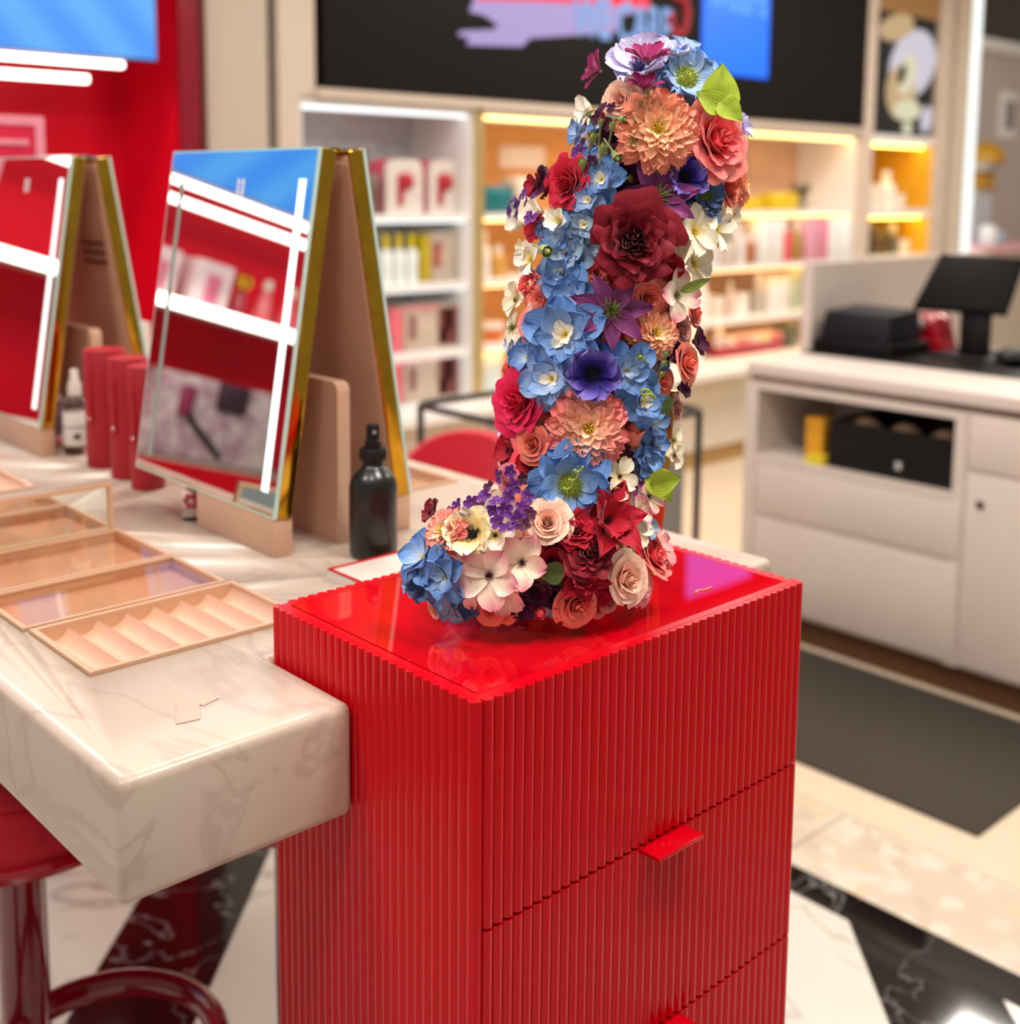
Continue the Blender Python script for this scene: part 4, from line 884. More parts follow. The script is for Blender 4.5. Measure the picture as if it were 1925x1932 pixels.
def dense(kind, seed):
    key = (kind, seed)
    if key in PCACHE: return PCACHE[key]
    rg = random.Random(seed * 31 + hash(kind) % 1 + len(kind)); P = PB()
    if kind in ('rose', 'peony', 'bigpeony'):
        N = {'rose': 22, 'peony': 24, 'bigpeony': 26}[kind]; rf_ = {'rose': .014, 'peony': .05, 'bigpeony': .075}[kind]
        for k in range(N):
            f = k / (N - 1); th0 = k * GA + rg.uniform(-.2, .2); rb = .05 + .56 * f; half = R(92 - 26 * f)
            zt = .52 - .34 * f + rg.uniform(-.04, .04); lip = (.12 + .33 * f) * rg.uniform(.8, 1.15); ph = rg.uniform(0, 6.28); ph2 = rg.uniform(0, 6.28)
            def fn(u, v):
                r_ = rb * (.45 + .55 * v ** .5) + lip * v ** 3 * (.25 + .75 * f)
                z = -.28 + (zt + .28) * v * (1 - .16 * u * u) - .14 * f * v ** 5
                q = rf_ * v * (math.sin(6 * u + ph) + .6 * math.sin(11 * u + ph2)); an = th0 + u * half * (1 - .12 * v * v)
                r_ += q; z += q * .6 + .04 * (1 - u * u) * v
                r_ *= 1 - .55 * v ** 2 * max(0, 1 - f * 2.4)
                return Vector((r_ * math.cos(an), r_ * math.sin(an), z)), min(1, v * (.78 + .22 * f))
            P.grid(fn, 14 if kind != 'rose' else 9, 7)
    elif kind in ('mum', 'carnation'):
        N = 95 if kind == 'mum' else 70
        for k in range(N):
            f = math.sqrt((k + 1) / N); el = R(82 - 74 * f + rg.uniform(-9, 9))
            P.grid(petal_fn(.36 + .22 * f, .13 + .05 * f, 'round', .5, -.25, .10, rg.random(), el, k * GA + rg.uniform(-.2, .2), .46 * f, .16 * (1 - f * f), .08), 4, 5)
            n0 = len(P.t) - 30; P.t[n0:] = [min(1, .15 + f * .55 + .35 * q) for q in P.t[n0:]]
    elif kind == 'bud':
        P.addmb(MB().lathe([(.02, -.9), (.34, -.65), (.5, -.2), (.46, .2), (.28, .62), (.1, .9), (.02, 1)], n=10), .6)
        for k in range(5): P.grid(petal_fn(1.5, .34, 'round', .55, -.05, 0, k, R(84), k * R(72), .42, -.75), 4, 5)
    elif kind == 'stamen':
        P.addmb(spikes(26, .04, .18, .2, .8, seed, .016), .9)
    elif kind == 'spiky':
        P.addmb(spikes(60, .03, .34, .25, .92, seed, .012), .9)
    elif kind == 'pompon':
        P.addmb(MB().sphere((0, 0, -.04), .40, 16, 10, .75), .2); m = spikes(230, .36, .12, .12, .98, seed, .014); P.addmb(MB().add([(x, y, z * .8) for x, y, z in m.v], m.f), 1.0)
    elif kind == 'darkeye':
        P.addmb(MB().sphere((0, 0, .06), .17, 14, 8, .8), 0); P.addmb(spikes(60, .18, .2, .25, .98, seed, .014), .4)
        m = MB()
        for k in range(30):
            d = Vector((math.cos(k * GA), math.sin(k * GA), .5 + .3 * math.sin(k))).normalized(); m.sphere(d * .36, .022, 5, 3)
        P.addmb(m, .6)
    elif kind == 'eye':
        P.addmb(MB().sphere((0, 0, .02), .07, 8, 5), .2); P.addmb(spikes(10, .04, .10, .3, .7, seed, .016), 1)
    PCACHE[key] = P; return P
OPEN = {  # rows of petals: (n, L, W, shape, cup, curl, ruffle, elevation, r0, z0, notch)
    'delphinium': [(5, 1.0, .43, 'round', .42, -.16, .12, 14, .05, -.03, .04), (5, .80, .37, 'tip', .45, -.08, .10, 36, .05, .02, 0)],
    'scabiosa': [(8, .95, .40, 'round', .2, -.10, .12, 16, .06, -.05, .12), (7, .78, .34, 'round', .3, .0, .12, 34, .06, .02, .12)],
    'clematis': [(7, 1.0, .25, 'point', .40, -.16, .08, 16, .04, 0, 0)],
    'anemone': [(7, .98, .46, 'round', .38, .08, .12, 30, .05, 0, .06)],
    'dogwood': [(4, .98, .44, 'round', .34, -.16, .11, 18, .04, 0, .12)],
    'orchid': [(5, .98, .42, 'round', .40, -.10, .12, 22, .04, 0, .05)],
    'cosmos': [(8, 1.0, .27, 'round', .35, -.18, .04, 44, .05, 0, .1)],
    'freesia': [(5, .95, .36, 'round', .55, -.25, .04, 62, .10, -.35, .05)],
    'lily': [(6, 1.05, .36, 'point', .40, -.22, .12, 34, .05, 0, 0), (5, .7, .3, 'round', .4, -.1, .12, 55, .05, 0, 0)],
    'floret': [(5, .95, .36, 'round', .35, -.05, .03, 20, .05, 0, .1)],
}
PAL_ = {  # base, tip, (mid)
    'blue': ('D2DDEC', '6086BE', '84A2D0'), 'bluepale': ('DEE6F0', '7F9FD0', 'A2BADF'), 'bluegrey': ('C2D0DE', '7C96B4', 'A0B6CC'), 'bluedark': ('5A7098', '4A5F88', '526890'),
    'burgundy': ('720E1C', '7E1020', '780E1E'), 'crimson': ('A00C24', 'B20E28', 'AA0C26'), 'redrose': ('B41630', 'C41A34'),
    'salmon': ('DC7468', 'EE8E7C', 'E48072'), 'peach': ('F4E48E', 'F49C86', 'FACCA6'), 'pinkmum': ('F2E48C', 'F08A8A', 'FACCB0'), 'blush': ('F0BCA6', 'F8CFBA'), 'dusty': ('BE847C', 'CC948A'),
    'pink': ('D83C60', 'FA9A90', 'F0647A'), 'hotpink': ('CC3452', 'E04866', 'D63E5C'), 'palepink': ('F2CDB8', 'E48C98', 'F0B6AC'),
    'plum': ('420E30', '4A1036', '460E32'), 'magenta': ('821C52', '94225E', '8A1E58'), 'clematis': ('7C3E6A', '8A4478', '824070'), 'stock': ('5C2A72', '6A3282', '622E7A'), 'indigo': ('120A38', '8A7CC8', '3A2C84'),
    'lavender': ('CFC8E6', 'D8D0EC'), 'white': ('E8D27A', 'F2EADA', 'F4EEE2'), 'cream': ('E6D296', 'EEE2C8', 'F0E6D0'), 'creampink': ('F0E2C8', 'E890A0', 'F4E0CC'), 'yellowcream': ('F2C878', 'F6EAD0', 'F4DCA4'),
    'green': ('7E8E34', 'AEBE4A', '98AC40'), 'darkgreen': ('404C24', '48542A'), 'budgreen': ('86925A', '96A262'), 'black': ('06060C', '1A1826'), 'moss': ('98A244', 'A8B24A'), 'yellow': ('C8A018', 'EAD24A'), 'olive': ('6E7A36', '7E8A3C'), 'dark': ('1A0810', '5A1430'),
}
def fmat(c):
    p = PAL_[c]; return petal_mat(c, p[0], p[1], p[2] if len(p) > 2 else None)
EYE = {'delphinium': ('eye', 'yellow'), 'scabiosa': ('pompon', 'moss'), 'clematis': ('spiky', 'olive'), 'anemone': ('darkeye', 'black'), 'dogwood': ('stamen', 'olive'), 'orchid': ('stamen', 'dark'), 'cosmos': ('eye', 'olive'), 'freesia': ('eye', 'yellow'), 'lily': ('stamen', 'dark'), 'floret': ('eye', 'yellow')}
NAMES = {'rose': 'ranunculus', 'peony': 'peony', 'bigpeony': 'peony', 'mum': 'chrysanthemum', 'carnation': 'carnation', 'bud': 'flower_bud', 'delphinium': 'delphinium', 'scabiosa': 'scabiosa', 'clematis': 'clematis', 'anemone': 'anemone', 'dogwood': 'dogwood_flower', 'orchid': 'orchid', 'cosmos': 'cosmos', 'freesia': 'freesia', 'lily': 'amaryllis', 'floret': 'stock_floret'}
MC = {}
def cmesh(key, fn):
    if key not in MC: MC[key] = fn()
    return MC[key]
boot_base = atz(1060, 1120, ZT)
boot = thing('flower_boot', 'high-heeled boot covered in artificial flowers on the red cabinet', 'boot', (boot_base.x, boot_base.y, ZT))
BO = Vector(boot['_o'])
def basis(n, tw):
    z = n.normalized(); x = Vector((0, 0, 1)).cross(z); x = x.normalized() if x.length > .05 else Vector((1, 0, 0)); y = z.cross(x)
    return Matrix((x, y, z)).transposed().to_4x4() @ Matrix.Rotation(tw, 4, 'Z')
FC = 0
def flower(kind, col, pos, n, r, tw=None, eye=None, inner=None, parent=None):
    global FC; FC += 1
    rg = random.Random(FC); tw = rg.uniform(0, 6.28) if tw is None else tw; nm = NAMES[kind]
    root = parent or boot; M = Matrix.Translation(pos - (BO if parent is None else Vector())) @ basis(n, tw) @ Matrix.Scale(r, 4)
    if kind in OPEN:
        ek, ec = EYE[kind]; ec = eye or ec; sd = FC % 3
        o = bpy.data.objects.new(nm, cmesh((ek, ec, sd), lambda: dense(ek, sd).mesh(nm + '_centre', fmat(ec))))
        COL.objects.link(o); o.parent = root; o.matrix_local = M
        rows = OPEN[kind]
        for ri, (N, L, W, shp, cup, curl, ruf, el, r0, z0, notch) in enumerate(rows):
            for k in range(N):
                v_ = k % 3
                me = cmesh((kind, ri, v_, col), lambda: _pm(L, W, shp, cup, curl, ruf, v_ * 7 + ri, r0, notch, col))
                p = bpy.data.objects.new('petal', me); COL.objects.link(p); p.parent = o
                a = 2 * math.pi * k / N + ri * .4 + rg.uniform(-.12, .12)
                p.matrix_local = Matrix.Rotation(a, 4, 'Z') @ Matrix.Translation((0, 0, z0 - .004 * (k % 2))) @ Matrix.Rotation(R(el + rg.uniform(-12, 12)), 4, 'X') @ Matrix.Scale(rg.uniform(.9, 1.06), 4)
        if inner:
            for k in range(5):
                me = cmesh((kind, 'in', inner), lambda: _pm(.44, .15, 'round', .5, -.05, .06, 5, .03, .05, inner))
                p = bpy.data.objects.new('inner_petal', me); COL.objects.link(p); p.parent = o
                p.matrix_local = Matrix.Rotation(k * R(72) + rg.uniform(-.2, .4), 4, 'Z') @ Matrix.Translation((0, 0, .02)) @ Matrix.Rotation(R(rg.uniform(35, 65)), 4, 'X')
        return o
    sd = FC % 3 if kind != 'bigpeony' else 1
    o = bpy.data.objects.new(nm, cmesh((kind, col, sd), lambda: dense(kind, sd).mesh(nm, fmat(col))))
    COL.objects.link(o); o.parent = root; o.matrix_local = M
    if kind in ('mum', 'carnation'):
        c_ = bpy.data.objects.new('flower_centre', cmesh(('stamen', 'yellow', 1), lambda: dense('stamen', 1).mesh('flower_centre', fmat('yellow')))); COL.objects.link(c_); c_.parent = o; c_.matrix_local = Matrix.Translation((0, 0, .25))
    return o
def _pm(L, W, shp, cup, curl, ruf, seed, r0, notch, col):
    P = PB(); P.grid(petal_fn(L, W, shp, cup, curl, ruf, seed, 0, 0, r0, 0, notch), 6, 7); return P.mesh('petal', fmat(col))
def leafm(col, shp='leaf', wd=.42):
    P = PB(); f0 = petal_fn(1.0, wd, shp, -.0, -.12, .03, 3)
    def fn(u, v):
        p, t = f0(u, v); p.z += .22 * abs(u) * wd * wprof(v, shp) + .012 * math.sin(16 * v - 3 * abs(u)); return p, min(1, abs(u) * .7 + .2)
    P.grid(fn, 8, 9); return P.mesh('leaf', fmat(col))
# silhouette rows of the boot (pixel y, left, right) and depth of its middle
ROWS = [(75, 1190, 1290), (120, 1150, 1340), (200, 1105, 1395), (300, 1080, 1405), (380, 1010, 1390), (430, 975, 1375), (500, 985, 1335), (600, 955, 1325), (700, 948, 1315), (800, 945, 1275), (880, 945, 1250), (920, 900, 1245), (960, 830, 1242), (1000, 795, 1240), (1050, 770, 1245), (1100, 770, 1250), (1150, 810, 1195), (1180, 900, 1130)]
def row(py):
    for a, b in zip(ROWS, ROWS[1:]):
        if a[0] <= py <= b[0]:
            f = (py - a[0]) / (b[0] - a[0]); return a[1] + f * (b[1] - a[1]), a[2] + f * (b[2] - a[2])
    q = ROWS[0] if py < ROWS[0][0] else ROWS[-1]; return q[1], q[2]
def mid_depth(px, py):
    sh_ = 1.205
    if py > 880: sh_ += (1.165 - 1.205) * min(1, (py - 880) / 120) + (px - 1080) / 1000 * .12 * min(1, (py - 880) / 120)
    return sh_
HD = .062
CH = Vector((-_fh.x, -_fh.y, 0))
def place(px, py, r_px, push=0.0):
    l, rr_ = row(py); cx_ = (l + rr_) / 2; hw = (rr_ - l) / 2
    rel = max(-1, min(1, (px - cx_) / hw)); top = max(0, (140 - py) / 90)
    b = math.sqrt(max(0, 1 - rel * rel)) * math.sqrt(max(0, 1 - min(1, top) ** 2 * .8))
    d = mid_depth(px, py) - HD * b - push; r = r_px * d / FPX
    pos = atd(px, py, d)
    if pos.z < ZT + .62 * r:
        dd_ = ray(px, py); d = (ZT + .62 * r - CAM.z) / dd_.z; pos = atd(px, py, d)
    up = .15 + .9 * min(1, top) + (.35 if 930 < py < 1060 else 0)
    n = CH * max(.35, b) + Vector((RGT.x, RGT.y, 0)) * rel * .8 + Vector((0, 0, up - (.25 if py > 1110 else 0)))
    return pos, n.normalized(), r
# inner boot form
body = MB(); vs = []; fs = []; nb = 20; ys = list(range(120, 1101, 35))
for py in ys:
    l, rr_ = row(py); cx_ = (l + rr_) / 2; d = mid_depth(cx_, py); hw = (rr_ - l) / 2 * .72 * d / FPX
    if py < 170: hw *= .7
    if py > 1060: hw *= .8
    hd = HD * (.80 if py > 150 else .5); c = atd(cx_, py, d)
    for k in range(nb):
        a = 2 * math.pi * k / nb; vs.append(c + Vector((RGT.x, RGT.y, 0)) * hw * math.cos(a) + CH * hd * math.sin(a))
for j in range(len(ys) - 1):
    for k in range(nb): fs.append((j * nb + k, j * nb + (k + 1) % nb, (j + 1) * nb + (k + 1) % nb, (j + 1) * nb + k))
fs += [tuple(range(nb)), tuple((len(ys) - 1) * nb + k for k in range(nb - 1, -1, -1))]
vs = [Vector((v.x, v.y, max(v.z, ZT + .001))) for v in vs]
obj('boot_shaft', body.add(vs, fs), pm('boot_lining', 'B09A80', .8, var=.1, scale=60), boot, smooth=True)
# sole contact
hb = atz(1230, 1083, ZT + .0004); ht = atd(1262, 735, mid_depth(1262, 735) + .005)
sd = Vector((RGT.x, RGT.y, 0)).normalized()
def hsec(c, a, b): return [c - sd * a - CH * b, c + sd * a - CH * b, c + sd * a + CH * b, c - sd * a + CH * b]
obj('heel', MB().hexa(hsec(hb, .0048, .005) + hsec(ht, .0095, .010)), pm('brushed_gold', 'B98A4A', .3, 1, var=.15, scale=60), boot, bevel=.001)
F = [
 # kind, colour, px, py, radius, extra
 ('anemone', 'lavender', 1208, 132, 62, dict(up=.6, eye='indigo')), ('anemone', 'lavender', 1262, 110, 40, dict(up=1, eye='indigo')), ('cosmos', 'magenta', 1223, 122, 46, dict(n=(0, .35, .9), push=.035)), ('cosmos', 'magenta', 1215, 172, 35, dict(n=(0, .4, .85), push=.04)), ('cosmos', 'magenta', 1134, 135, 38, dict(n=(-.8, .2, .25))), ('cosmos', 'magenta', 1176, 105, 22, dict(n=(-.5, .2, .7))),
 ('scabiosa', 'bluepale', 1290, 155, 66, dict(push=.0, up=.25, eye='moss')), ('delphinium', 'bluepale', 1350, 150, 36, {}), ('delphinium', 'bluegrey', 1290, 100, 40, dict(up=.9)),
 ('rose', 'blush', 1171, 188, 34, dict(push=.01)), ('mum', 'peach', 1240, 248, 74, dict(push=.02)), ('peony', 'pink', 1352, 265, 72, dict(push=.015)), ('delphinium', 'lavender', 1400, 242, 26, {}),
 ('freesia', 'white', 1112, 205, 36, {}), ('delphinium', 'bluepale', 1096, 248, 30, {}), ('anemone', 'plum', 1160, 262, 34, dict(eye='dark')), ('carnation', 'plum', 1184, 300, 36, {}), ('carnation', 'plum', 1190, 338, 42, {}),
 ('peony', 'redrose', 1075, 345, 50, dict(push=.012)), ('anemone', 'plum', 1042, 348, 36, dict(eye='dark')), ('anemone', 'crimson', 1016, 352, 26, dict(eye='dark')),
 ('delphinium', 'blue', 1137, 340, 42, dict(inner='white', push=.012)), ('delphinium', 'bluepale', 1112, 378, 32, dict(inner='white', push=.01)), ('delphinium', 'bluegrey', 1104, 425, 36, dict(inner='white')), ('delphinium', 'blue', 1056, 446, 44, {}), ('delphinium', 'bluegrey', 1072, 484, 46, dict(inner='white')),
 ('clematis', 'clematis', 1240, 372, 74, dict(push=.012)), ('anemone', 'indigo', 1290, 333, 44, dict(push=.008)), ('scabiosa', 'bluedark', 1325, 366, 48, dict(eye='olive')), ('rose', 'salmon', 1374, 356, 38, {}), ('carnation', 'peach', 1394, 352, 36, {}), ('dogwood', 'bluepale', 1338, 400, 26, {}),
 ('bigpeony', 'burgundy', 1194, 455, 92, dict(push=.03)),
 ('freesia', 'white', 1053, 417, 33, dict(push=.015)), ('freesia', 'white', 1018, 400, 33, dict(push=.01)), ('freesia', 'white', 980, 424, 32, {}), ('orchid', 'crimson', 1015, 432, 28, {}),
 ('orchid', 'cream', 1308, 436, 50, dict(eye='yellow', push=.012)), ('orchid', 'cream', 1348, 432, 46, dict(eye='yellow')), ('orchid', 'cream', 1306, 498, 46, dict(eye='yellow')), ('dogwood', 'cream', 1382, 402, 30, {}), ('dogwood', 'cream', 1275, 400, 30, {}),
 ('orchid', 'white', 1004, 490, 38, dict(eye='yellow')), ('freesia', 'cream', 990, 470, 26, {}), ('carnation', 'pink', 1000, 537, 28, {}), ('rose', 'salmon', 1024, 567, 34, {}), ('rose', 'blush', 1018, 590, 30, {}), ('orchid', 'cream', 976, 566, 34, {}), ('clematis', 'cream', 970, 618, 34, {}), ('rose', 'palepink', 1002, 612, 28, dict(push=.01)),
 ('delphinium', 'blue', 1060, 520, 46, dict(inner='white')), ('delphinium', 'blue', 1082, 556, 50, dict(push=.005)), ('delphinium', 'blue', 1068, 632, 72, dict(inner='white', push=.018)),
 ('clematis', 'clematis', 1153, 585, 66, dict(push=.018)), ('rose', 'salmon', 1222, 566, 40, dict(push=.005)), ('dogwood', 'creampink', 1274, 558, 50, dict(push=.008)), ('mum', 'peach', 1230, 628, 52, dict(push=.008)), ('carnation', 'pink', 1176, 645, 40, {}), ('rose', 'dusty', 1284, 622, 32, {}), ('anemone', 'plum', 1308, 645, 28, dict(eye='dark')), ('rose', 'dusty', 1262, 590, 30, {}),
 ('rose', 'salmon', 1294, 684, 40, dict(push=.01)), ('anemone', 'plum', 1280, 732, 26, dict(eye='dark')), ('rose', 'salmon', 1250, 720, 26, {}), ('anemone', 'plum', 1262, 668, 24, dict(eye='dark')),
 ('delphinium', 'blue', 996, 675, 38, dict(eye='yellow')), ('delphinium', 'bluepale', 1044, 715, 60, dict(inner='white', push=.018)), ('delphinium', 'blue', 1100, 665, 42, {}), ('delphinium', 'blue', 1182, 700, 56, dict(inner='bluegrey', push=.014)), ('delphinium', 'blue', 1208, 758, 50, dict(push=.01, inner='white')), ('delphinium', 'blue', 1232, 800, 36, {}), ('delphinium', 'blue', 1234, 838, 34, {}),
 ('anemone', 'indigo', 1118, 704, 56, dict(push=.026, eye='black')), ('peony', 'hotpink', 982, 758, 60, dict(push=.008)), ('rose', 'salmon', 960, 700, 24, {}),
 ('mum', 'pinkmum', 1109, 808, 72, dict(push=.02)), ('rose', 'salmon', 1008, 836, 38, dict(push=.01)), ('bud', 'salmon', 1194, 820, 32, dict(n=(.1, .5, .8), push=.005)), ('anemone', 'crimson', 966, 850, 32, dict(eye='dark')), ('dogwood', 'lavender', 954, 816, 18, {}), ('freesia', 'cream', 952, 868, 18, {}), ('rose', 'crimson', 1000, 878, 30, {}),
 ('scabiosa', 'blue', 1076, 914, 76, dict(push=.016, eye='moss')), ('clematis', 'plum', 1162, 862, 50, dict(push=.004)), ('clematis', 'clematis', 1190, 900, 36, {}), ('delphinium', 'blue', 1218, 866, 38, {}), ('delphinium', 'blue', 1205, 890, 26, {}),
 ('dogwood', 'cream', 1168, 898, 34, dict(push=.015, eye='dark')), ('freesia', 'yellowcream', 1162, 936, 30, dict(push=.018)), ('orchid', 'creampink', 1222, 938, 36, dict(eye='dark', push=.006)), ('orchid', 'creampink', 1205, 965, 30, dict(eye='dark', push=.006)), ('dogwood', 'bluegrey', 1218, 992, 28, {}), ('orchid', 'cream', 1196, 1000, 34, {}),
 ('anemone', 'burgundy', 820, 968, 26, dict(eye='dark')), ('mum', 'pinkmum', 844, 1006, 48, dict(push=.005)), ('anemone', 'yellowcream', 895, 1010, 52, dict(eye='black', push=.008)), ('orchid', 'white', 936, 1010, 36, dict(push=.008)), ('rose', 'palepink', 960, 905, 28, {}), ('rose', 'blush', 1033, 986, 44, dict(push=.014)), ('orchid', 'palepink', 985, 1020, 34, {}),
 ('lily', 'crimson', 1142, 985, 70, dict(push=.012, eye='dark')), ('peony', 'crimson', 1088, 1000, 38, dict(push=.014)), ('bigpeony', 'burgundy', 1112, 1040, 58, dict(push=.016)), ('anemone', 'crimson', 1040, 1060, 40, dict(eye='dark')), ('lily', 'crimson', 1090, 1085, 52, dict(eye='dark', push=.006)), ('anemone', 'redrose', 1120, 1110, 36, dict(eye='dark')),
 ('peony', 'pink', 1232, 1050, 46, {}), ('orchid', 'palepink', 1240, 1030, 40, {}), ('rose', 'blush', 1180, 1092, 50, dict(push=.012)), ('rose', 'palepink', 1205, 1105, 40, {}), ('rose', 'salmon', 1087, 1142, 42, dict(push=.008)), ('anemone', 'hotpink', 1100, 1118, 28, dict(eye='dark')),
 ('delphinium', 'blue', 800, 1052, 54, {}), ('delphinium', 'blue', 842, 1088, 54, dict(inner='bluegrey', push=.01)), ('delphinium', 'bluedark', 798, 1100, 38, {}), ('delphinium', 'bluegrey', 848, 1136, 36, {}), ('delphinium', 'bluepale', 776, 1104, 22, {}), ('delphinium', 'bluedark', 880, 1145, 26, {}),
 ('orchid', 'creampink', 925, 1085, 58, dict(push=.014)), ('orchid', 'creampink', 985, 1060, 52, dict(push=.01)), ('orchid', 'creampink', 955, 1120, 40, dict(push=.008)), ('dogwood', 'creampink', 888, 1116, 30, dict(push=.008)),
 ('anemone', 'plum', 1008, 1112, 34, dict(eye='dark')), ('anemone', 'plum', 985, 1140, 28, dict(eye='dark')), ('anemone', 'plum', 1045, 1120, 28, dict(eye='dark')), ('bud', 'pink', 1018, 1157, 19, dict(n=(0, .9, .4))), ('rose', 'salmon', 925, 1150, 30, {}), ('rose', 'salmon', 950, 1155, 24, {}), ('rose', 'blush', 820, 1145, 24, {}), ('rose', 'dusty', 1150, 1135, 22, {}),
 ('dogwood', 'cream', 1268, 830, 38, dict(n=(.8, .5, 0))), ('orchid', 'cream', 1270, 860, 24, dict(n=(.7, .5, 0))), ('rose', 'dusty', 1276, 770, 24, {}),
]
RH = Vector((RGT.x, RGT.y, 0)).normalized()
for kind, col, px, py, r_, ex in F:
    pos, n, r = place(px, py, r_, ex.get('push', 0))
    if 'n' in ex: n = (RH * ex['n'][0] + CH * ex['n'][1] + Vector((0, 0, ex['n'][2]))).normalized()
    if 'up' in ex: n = (n + Vector((0, 0, ex['up']))).normalized()
    o = flower(kind, col, pos, n, r * (1.12 if kind != 'bigpeony' else 1), eye=ex.get('eye'), inner=ex.get('inner'))
# smaller blossoms tucked into the gaps
rg = random.Random(5); filled = [(f[2], f[3], f[4]) for f in F]
for _ in range(1500):
    py = rg.uniform(160, 1150); l, rr_ = row(py); px = rg.uniform(l + 12, rr_ - 12)
    if 880 < py < 1000 and px < 1000: continue
    g = min(math.hypot(px - a, py - b) - .72 * c for a, b, c in filled)
    if g < 6: continue
    nf = min(F, key=lambda f: math.hypot(px - f[2], py - f[3]) - f[4] * .5); r_ = min(30, max(17, g * 1.9)); filled.append((px, py, r_))
    kd, cl_ = rg.choice([(nf[0], nf[1])] * 2 + [('delphinium', 'blue'), ('anemone', 'plum'), ('rose', 'salmon'), ('anemone', 'crimson'), ('dogwood', 'bluepale')])
    if kd in ('bigpeony', 'mum', 'bud', 'cosmos', 'scabiosa'): kd = 'rose' if kd != 'scabiosa' else 'delphinium'
    pos, n, r = place(px, py, r_, -.004); flower(kd, cl_, pos, n, r * 1.15)
# stock spikes: clusters of small florets
STK = [(1132, 222, 16), (1108, 235, 13), (1148, 236, 14), (1140, 205, 13), (1093, 288, 16), (1118, 306, 15), (1104, 270, 12), (1156, 205, 12), (981, 384, 15), (966, 398, 14), (996, 380, 14), (978, 402, 13), (1002, 414, 16), (992, 366, 13), (968, 380, 13), (1010, 372, 12),
       (945, 898, 18), (971, 918, 17), (916, 938, 17), (891, 949, 16), (865, 956, 15), (953, 964, 17), (975, 982, 18), (989, 993, 17), (938, 949, 16), (956, 1000, 16), (996, 938, 15), (930, 965, 15), (905, 958, 15), (985, 960, 15), (960, 940, 15), (940, 985, 16), (925, 920, 14), (1000, 970, 14), (878, 968, 13), (850, 965, 12), (965, 890, 14), (990, 905, 14)]
for px, py, r_ in STK:
    pos, n, r = place(px, py, r_, .022 + random.uniform(0, .012)); n = (n + Vector((random.uniform(-.5, .5), random.uniform(-.5, .5), random.uniform(-.2, .6)))).normalized()
    flower('floret', random.choice(['stock', 'stock', 'plum']), pos, n, r * 1.1)
# leaves
for col, px, py, r_, tipx, tipy, push in (('green', 1352, 212, 72, 1368, 118, .035), ('green', 1358, 190, 62, 1402, 226, .05), ('green', 1366, 205, 46, 1316, 172, .05), ('green', 1226, 915, 62, 1286, 902, .02), ('olive', 1284, 550, 56, 1342, 526, .02), ('darkgreen', 1250, 745, 40, 1256, 790, .01), ('darkgreen', 1065, 1082, 60, 1012, 1078, .025), ('darkgreen', 1240, 310, 40, 1275, 296, .02), ('green', 1230, 890, 40, 1268, 945, .015)):
    pos, n, r = place(px, py, r_, push); d = mid_depth(px, py) - push; tip = atd(tipx, tipy, (pos - CAM).dot(FWD) - .004); y = (tip - pos).normalized(); L = (tip - pos).length
    n = (CH + n * .35).normalized(); z = (n - y * n.dot(y)).normalized(); x = y.cross(z)
    o = bpy.data.objects.new('leaf', cmesh(('leaf', col), lambda: leafm(col, 'leaf' if col != 'olive' else 'point', .42 if col != 'olive' else .16))); COL.objects.link(o); o.parent = boot
    o.matrix_local = Matrix.Translation(pos - BO) @ Matrix((x, y, z)).transposed().to_4x4() @ Matrix.Scale(max(L, .01), 4)
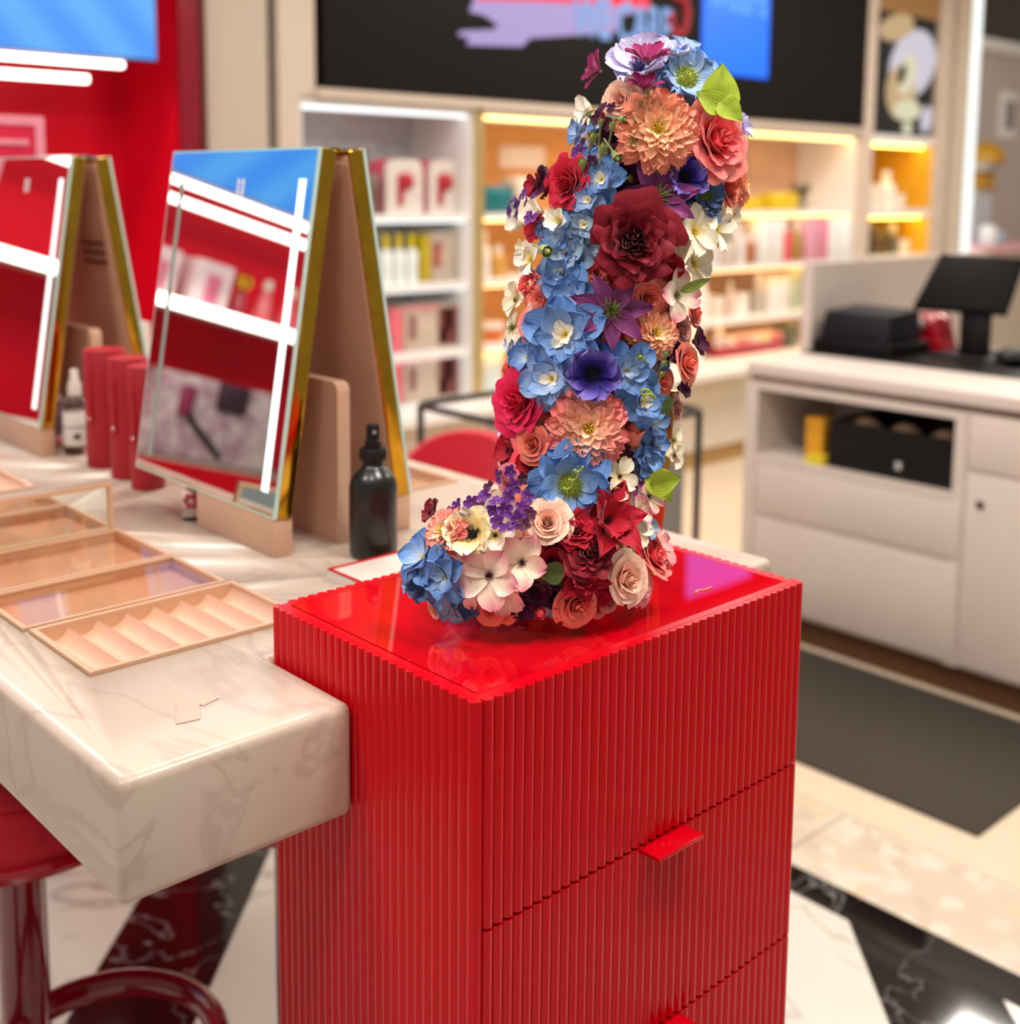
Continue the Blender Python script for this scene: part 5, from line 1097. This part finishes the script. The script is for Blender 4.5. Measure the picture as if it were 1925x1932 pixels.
# green seed buds on stems
for px, py, r_, qx, qy in ((1118, 262, 17, 1112, 290), (1156, 238, 12, 1146, 285), (1137, 282, 15, 1128, 330), (1162, 294, 15, 1140, 262), (1099, 310, 14, 1099, 345), (1134, 232, 10, 1130, 280), (1174, 225, 13, 1142, 218), (1112, 218, 8, 1122, 240), (1028, 472, 20, 1008, 462), (1210, 675, 12, 1228, 690), (1252, 685, 10, 1240, 700), (1256, 668, 9, 1248, 690), (1248, 706, 10, 1240, 720)):
    pos, n, r = place(px, py, r_, .035); q = atd(qx, qy, (pos - CAM).dot(FWD) + .02); ax = (pos - q).normalized()
    o = bpy.data.objects.new('seed_bud', cmesh(('bud', 'budgreen'), lambda: dense('bud', 0).mesh('seed_bud', fmat('budgreen')))); COL.objects.link(o); o.parent = boot
    o.matrix_local = Matrix.Translation(pos - BO) @ basis(ax, 0) @ Matrix.Scale(r, 4)
    obj('stem', MB().tube([pos, (pos + q) / 2 + CH * .003, q], .0011, 5), fmat('budgreen'), boot, smooth=True)
GS = fmat('green')
def stem(pts, rad, push, name='stem'):
    P = [atd(x, y, mid_depth(x, y) - HD - push) for x, y in pts]; obj(name, MB().tube(P, rad, 6), pm('stem_olive', '8A8438', .6), boot, smooth=True)
stem([(1223, 135), (1224, 175), (1220, 220), (1208, 255), (1198, 280)], .0013, .03); stem([(1212, 190), (1200, 220), (1192, 255), (1190, 275)], .0012, .03)
def tendril(px0, py0, px1, py1, turns, amp, push):
    P = []
    for k in range(turns * 12 + 1):
        f = k / (turns * 12); a = f * turns * 6.283; d = mid_depth(px0, py0) - HD - push
        P.append(atd(px0 + (px1 - px0) * f + amp * math.cos(a), py0 + (py1 - py0) * f + amp * .8 * math.sin(a), d + .004 * math.sin(a)))
    obj('tendril', MB().tube(P, .0009, 5), pm('tendril_green', 'B4C83C', .5), boot, smooth=True)
tendril(1214, 735, 1228, 752, 2, 9, .03); tendril(1094, 880, 1064, 930, 3, 6, .055)
# blossoms on the far side of the boot
rg = random.Random(11)
for k in range(46):
    py = rg.uniform(170, 1120); l, rr_ = row(py); rel = rg.uniform(-.6, .6); px = (l + rr_) / 2 + rel * (rr_ - l) / 2
    d = mid_depth(px, py) + HD * math.sqrt(1 - rel * rel) * .8; pos = atd(px, py, d); pos.z = max(pos.z, ZT + .03)
    if pos.y > Y1 + .03 or pos.x > X1: continue
    kd, cl_ = rg.choice([('rose', 'salmon'), ('delphinium', 'blue'), ('peony', 'hotpink'), ('orchid', 'cream'), ('mum', 'peach'), ('anemone', 'plum'), ('rose', 'blush'), ('delphinium', 'bluepale')])
    flower(kd, cl_, pos, (-CH + RH * rel + Vector((0, 0, .15))).normalized(), rg.uniform(.018, .03))
for o in bpy.data.objects:
    if '_o' in o: del o['_o']
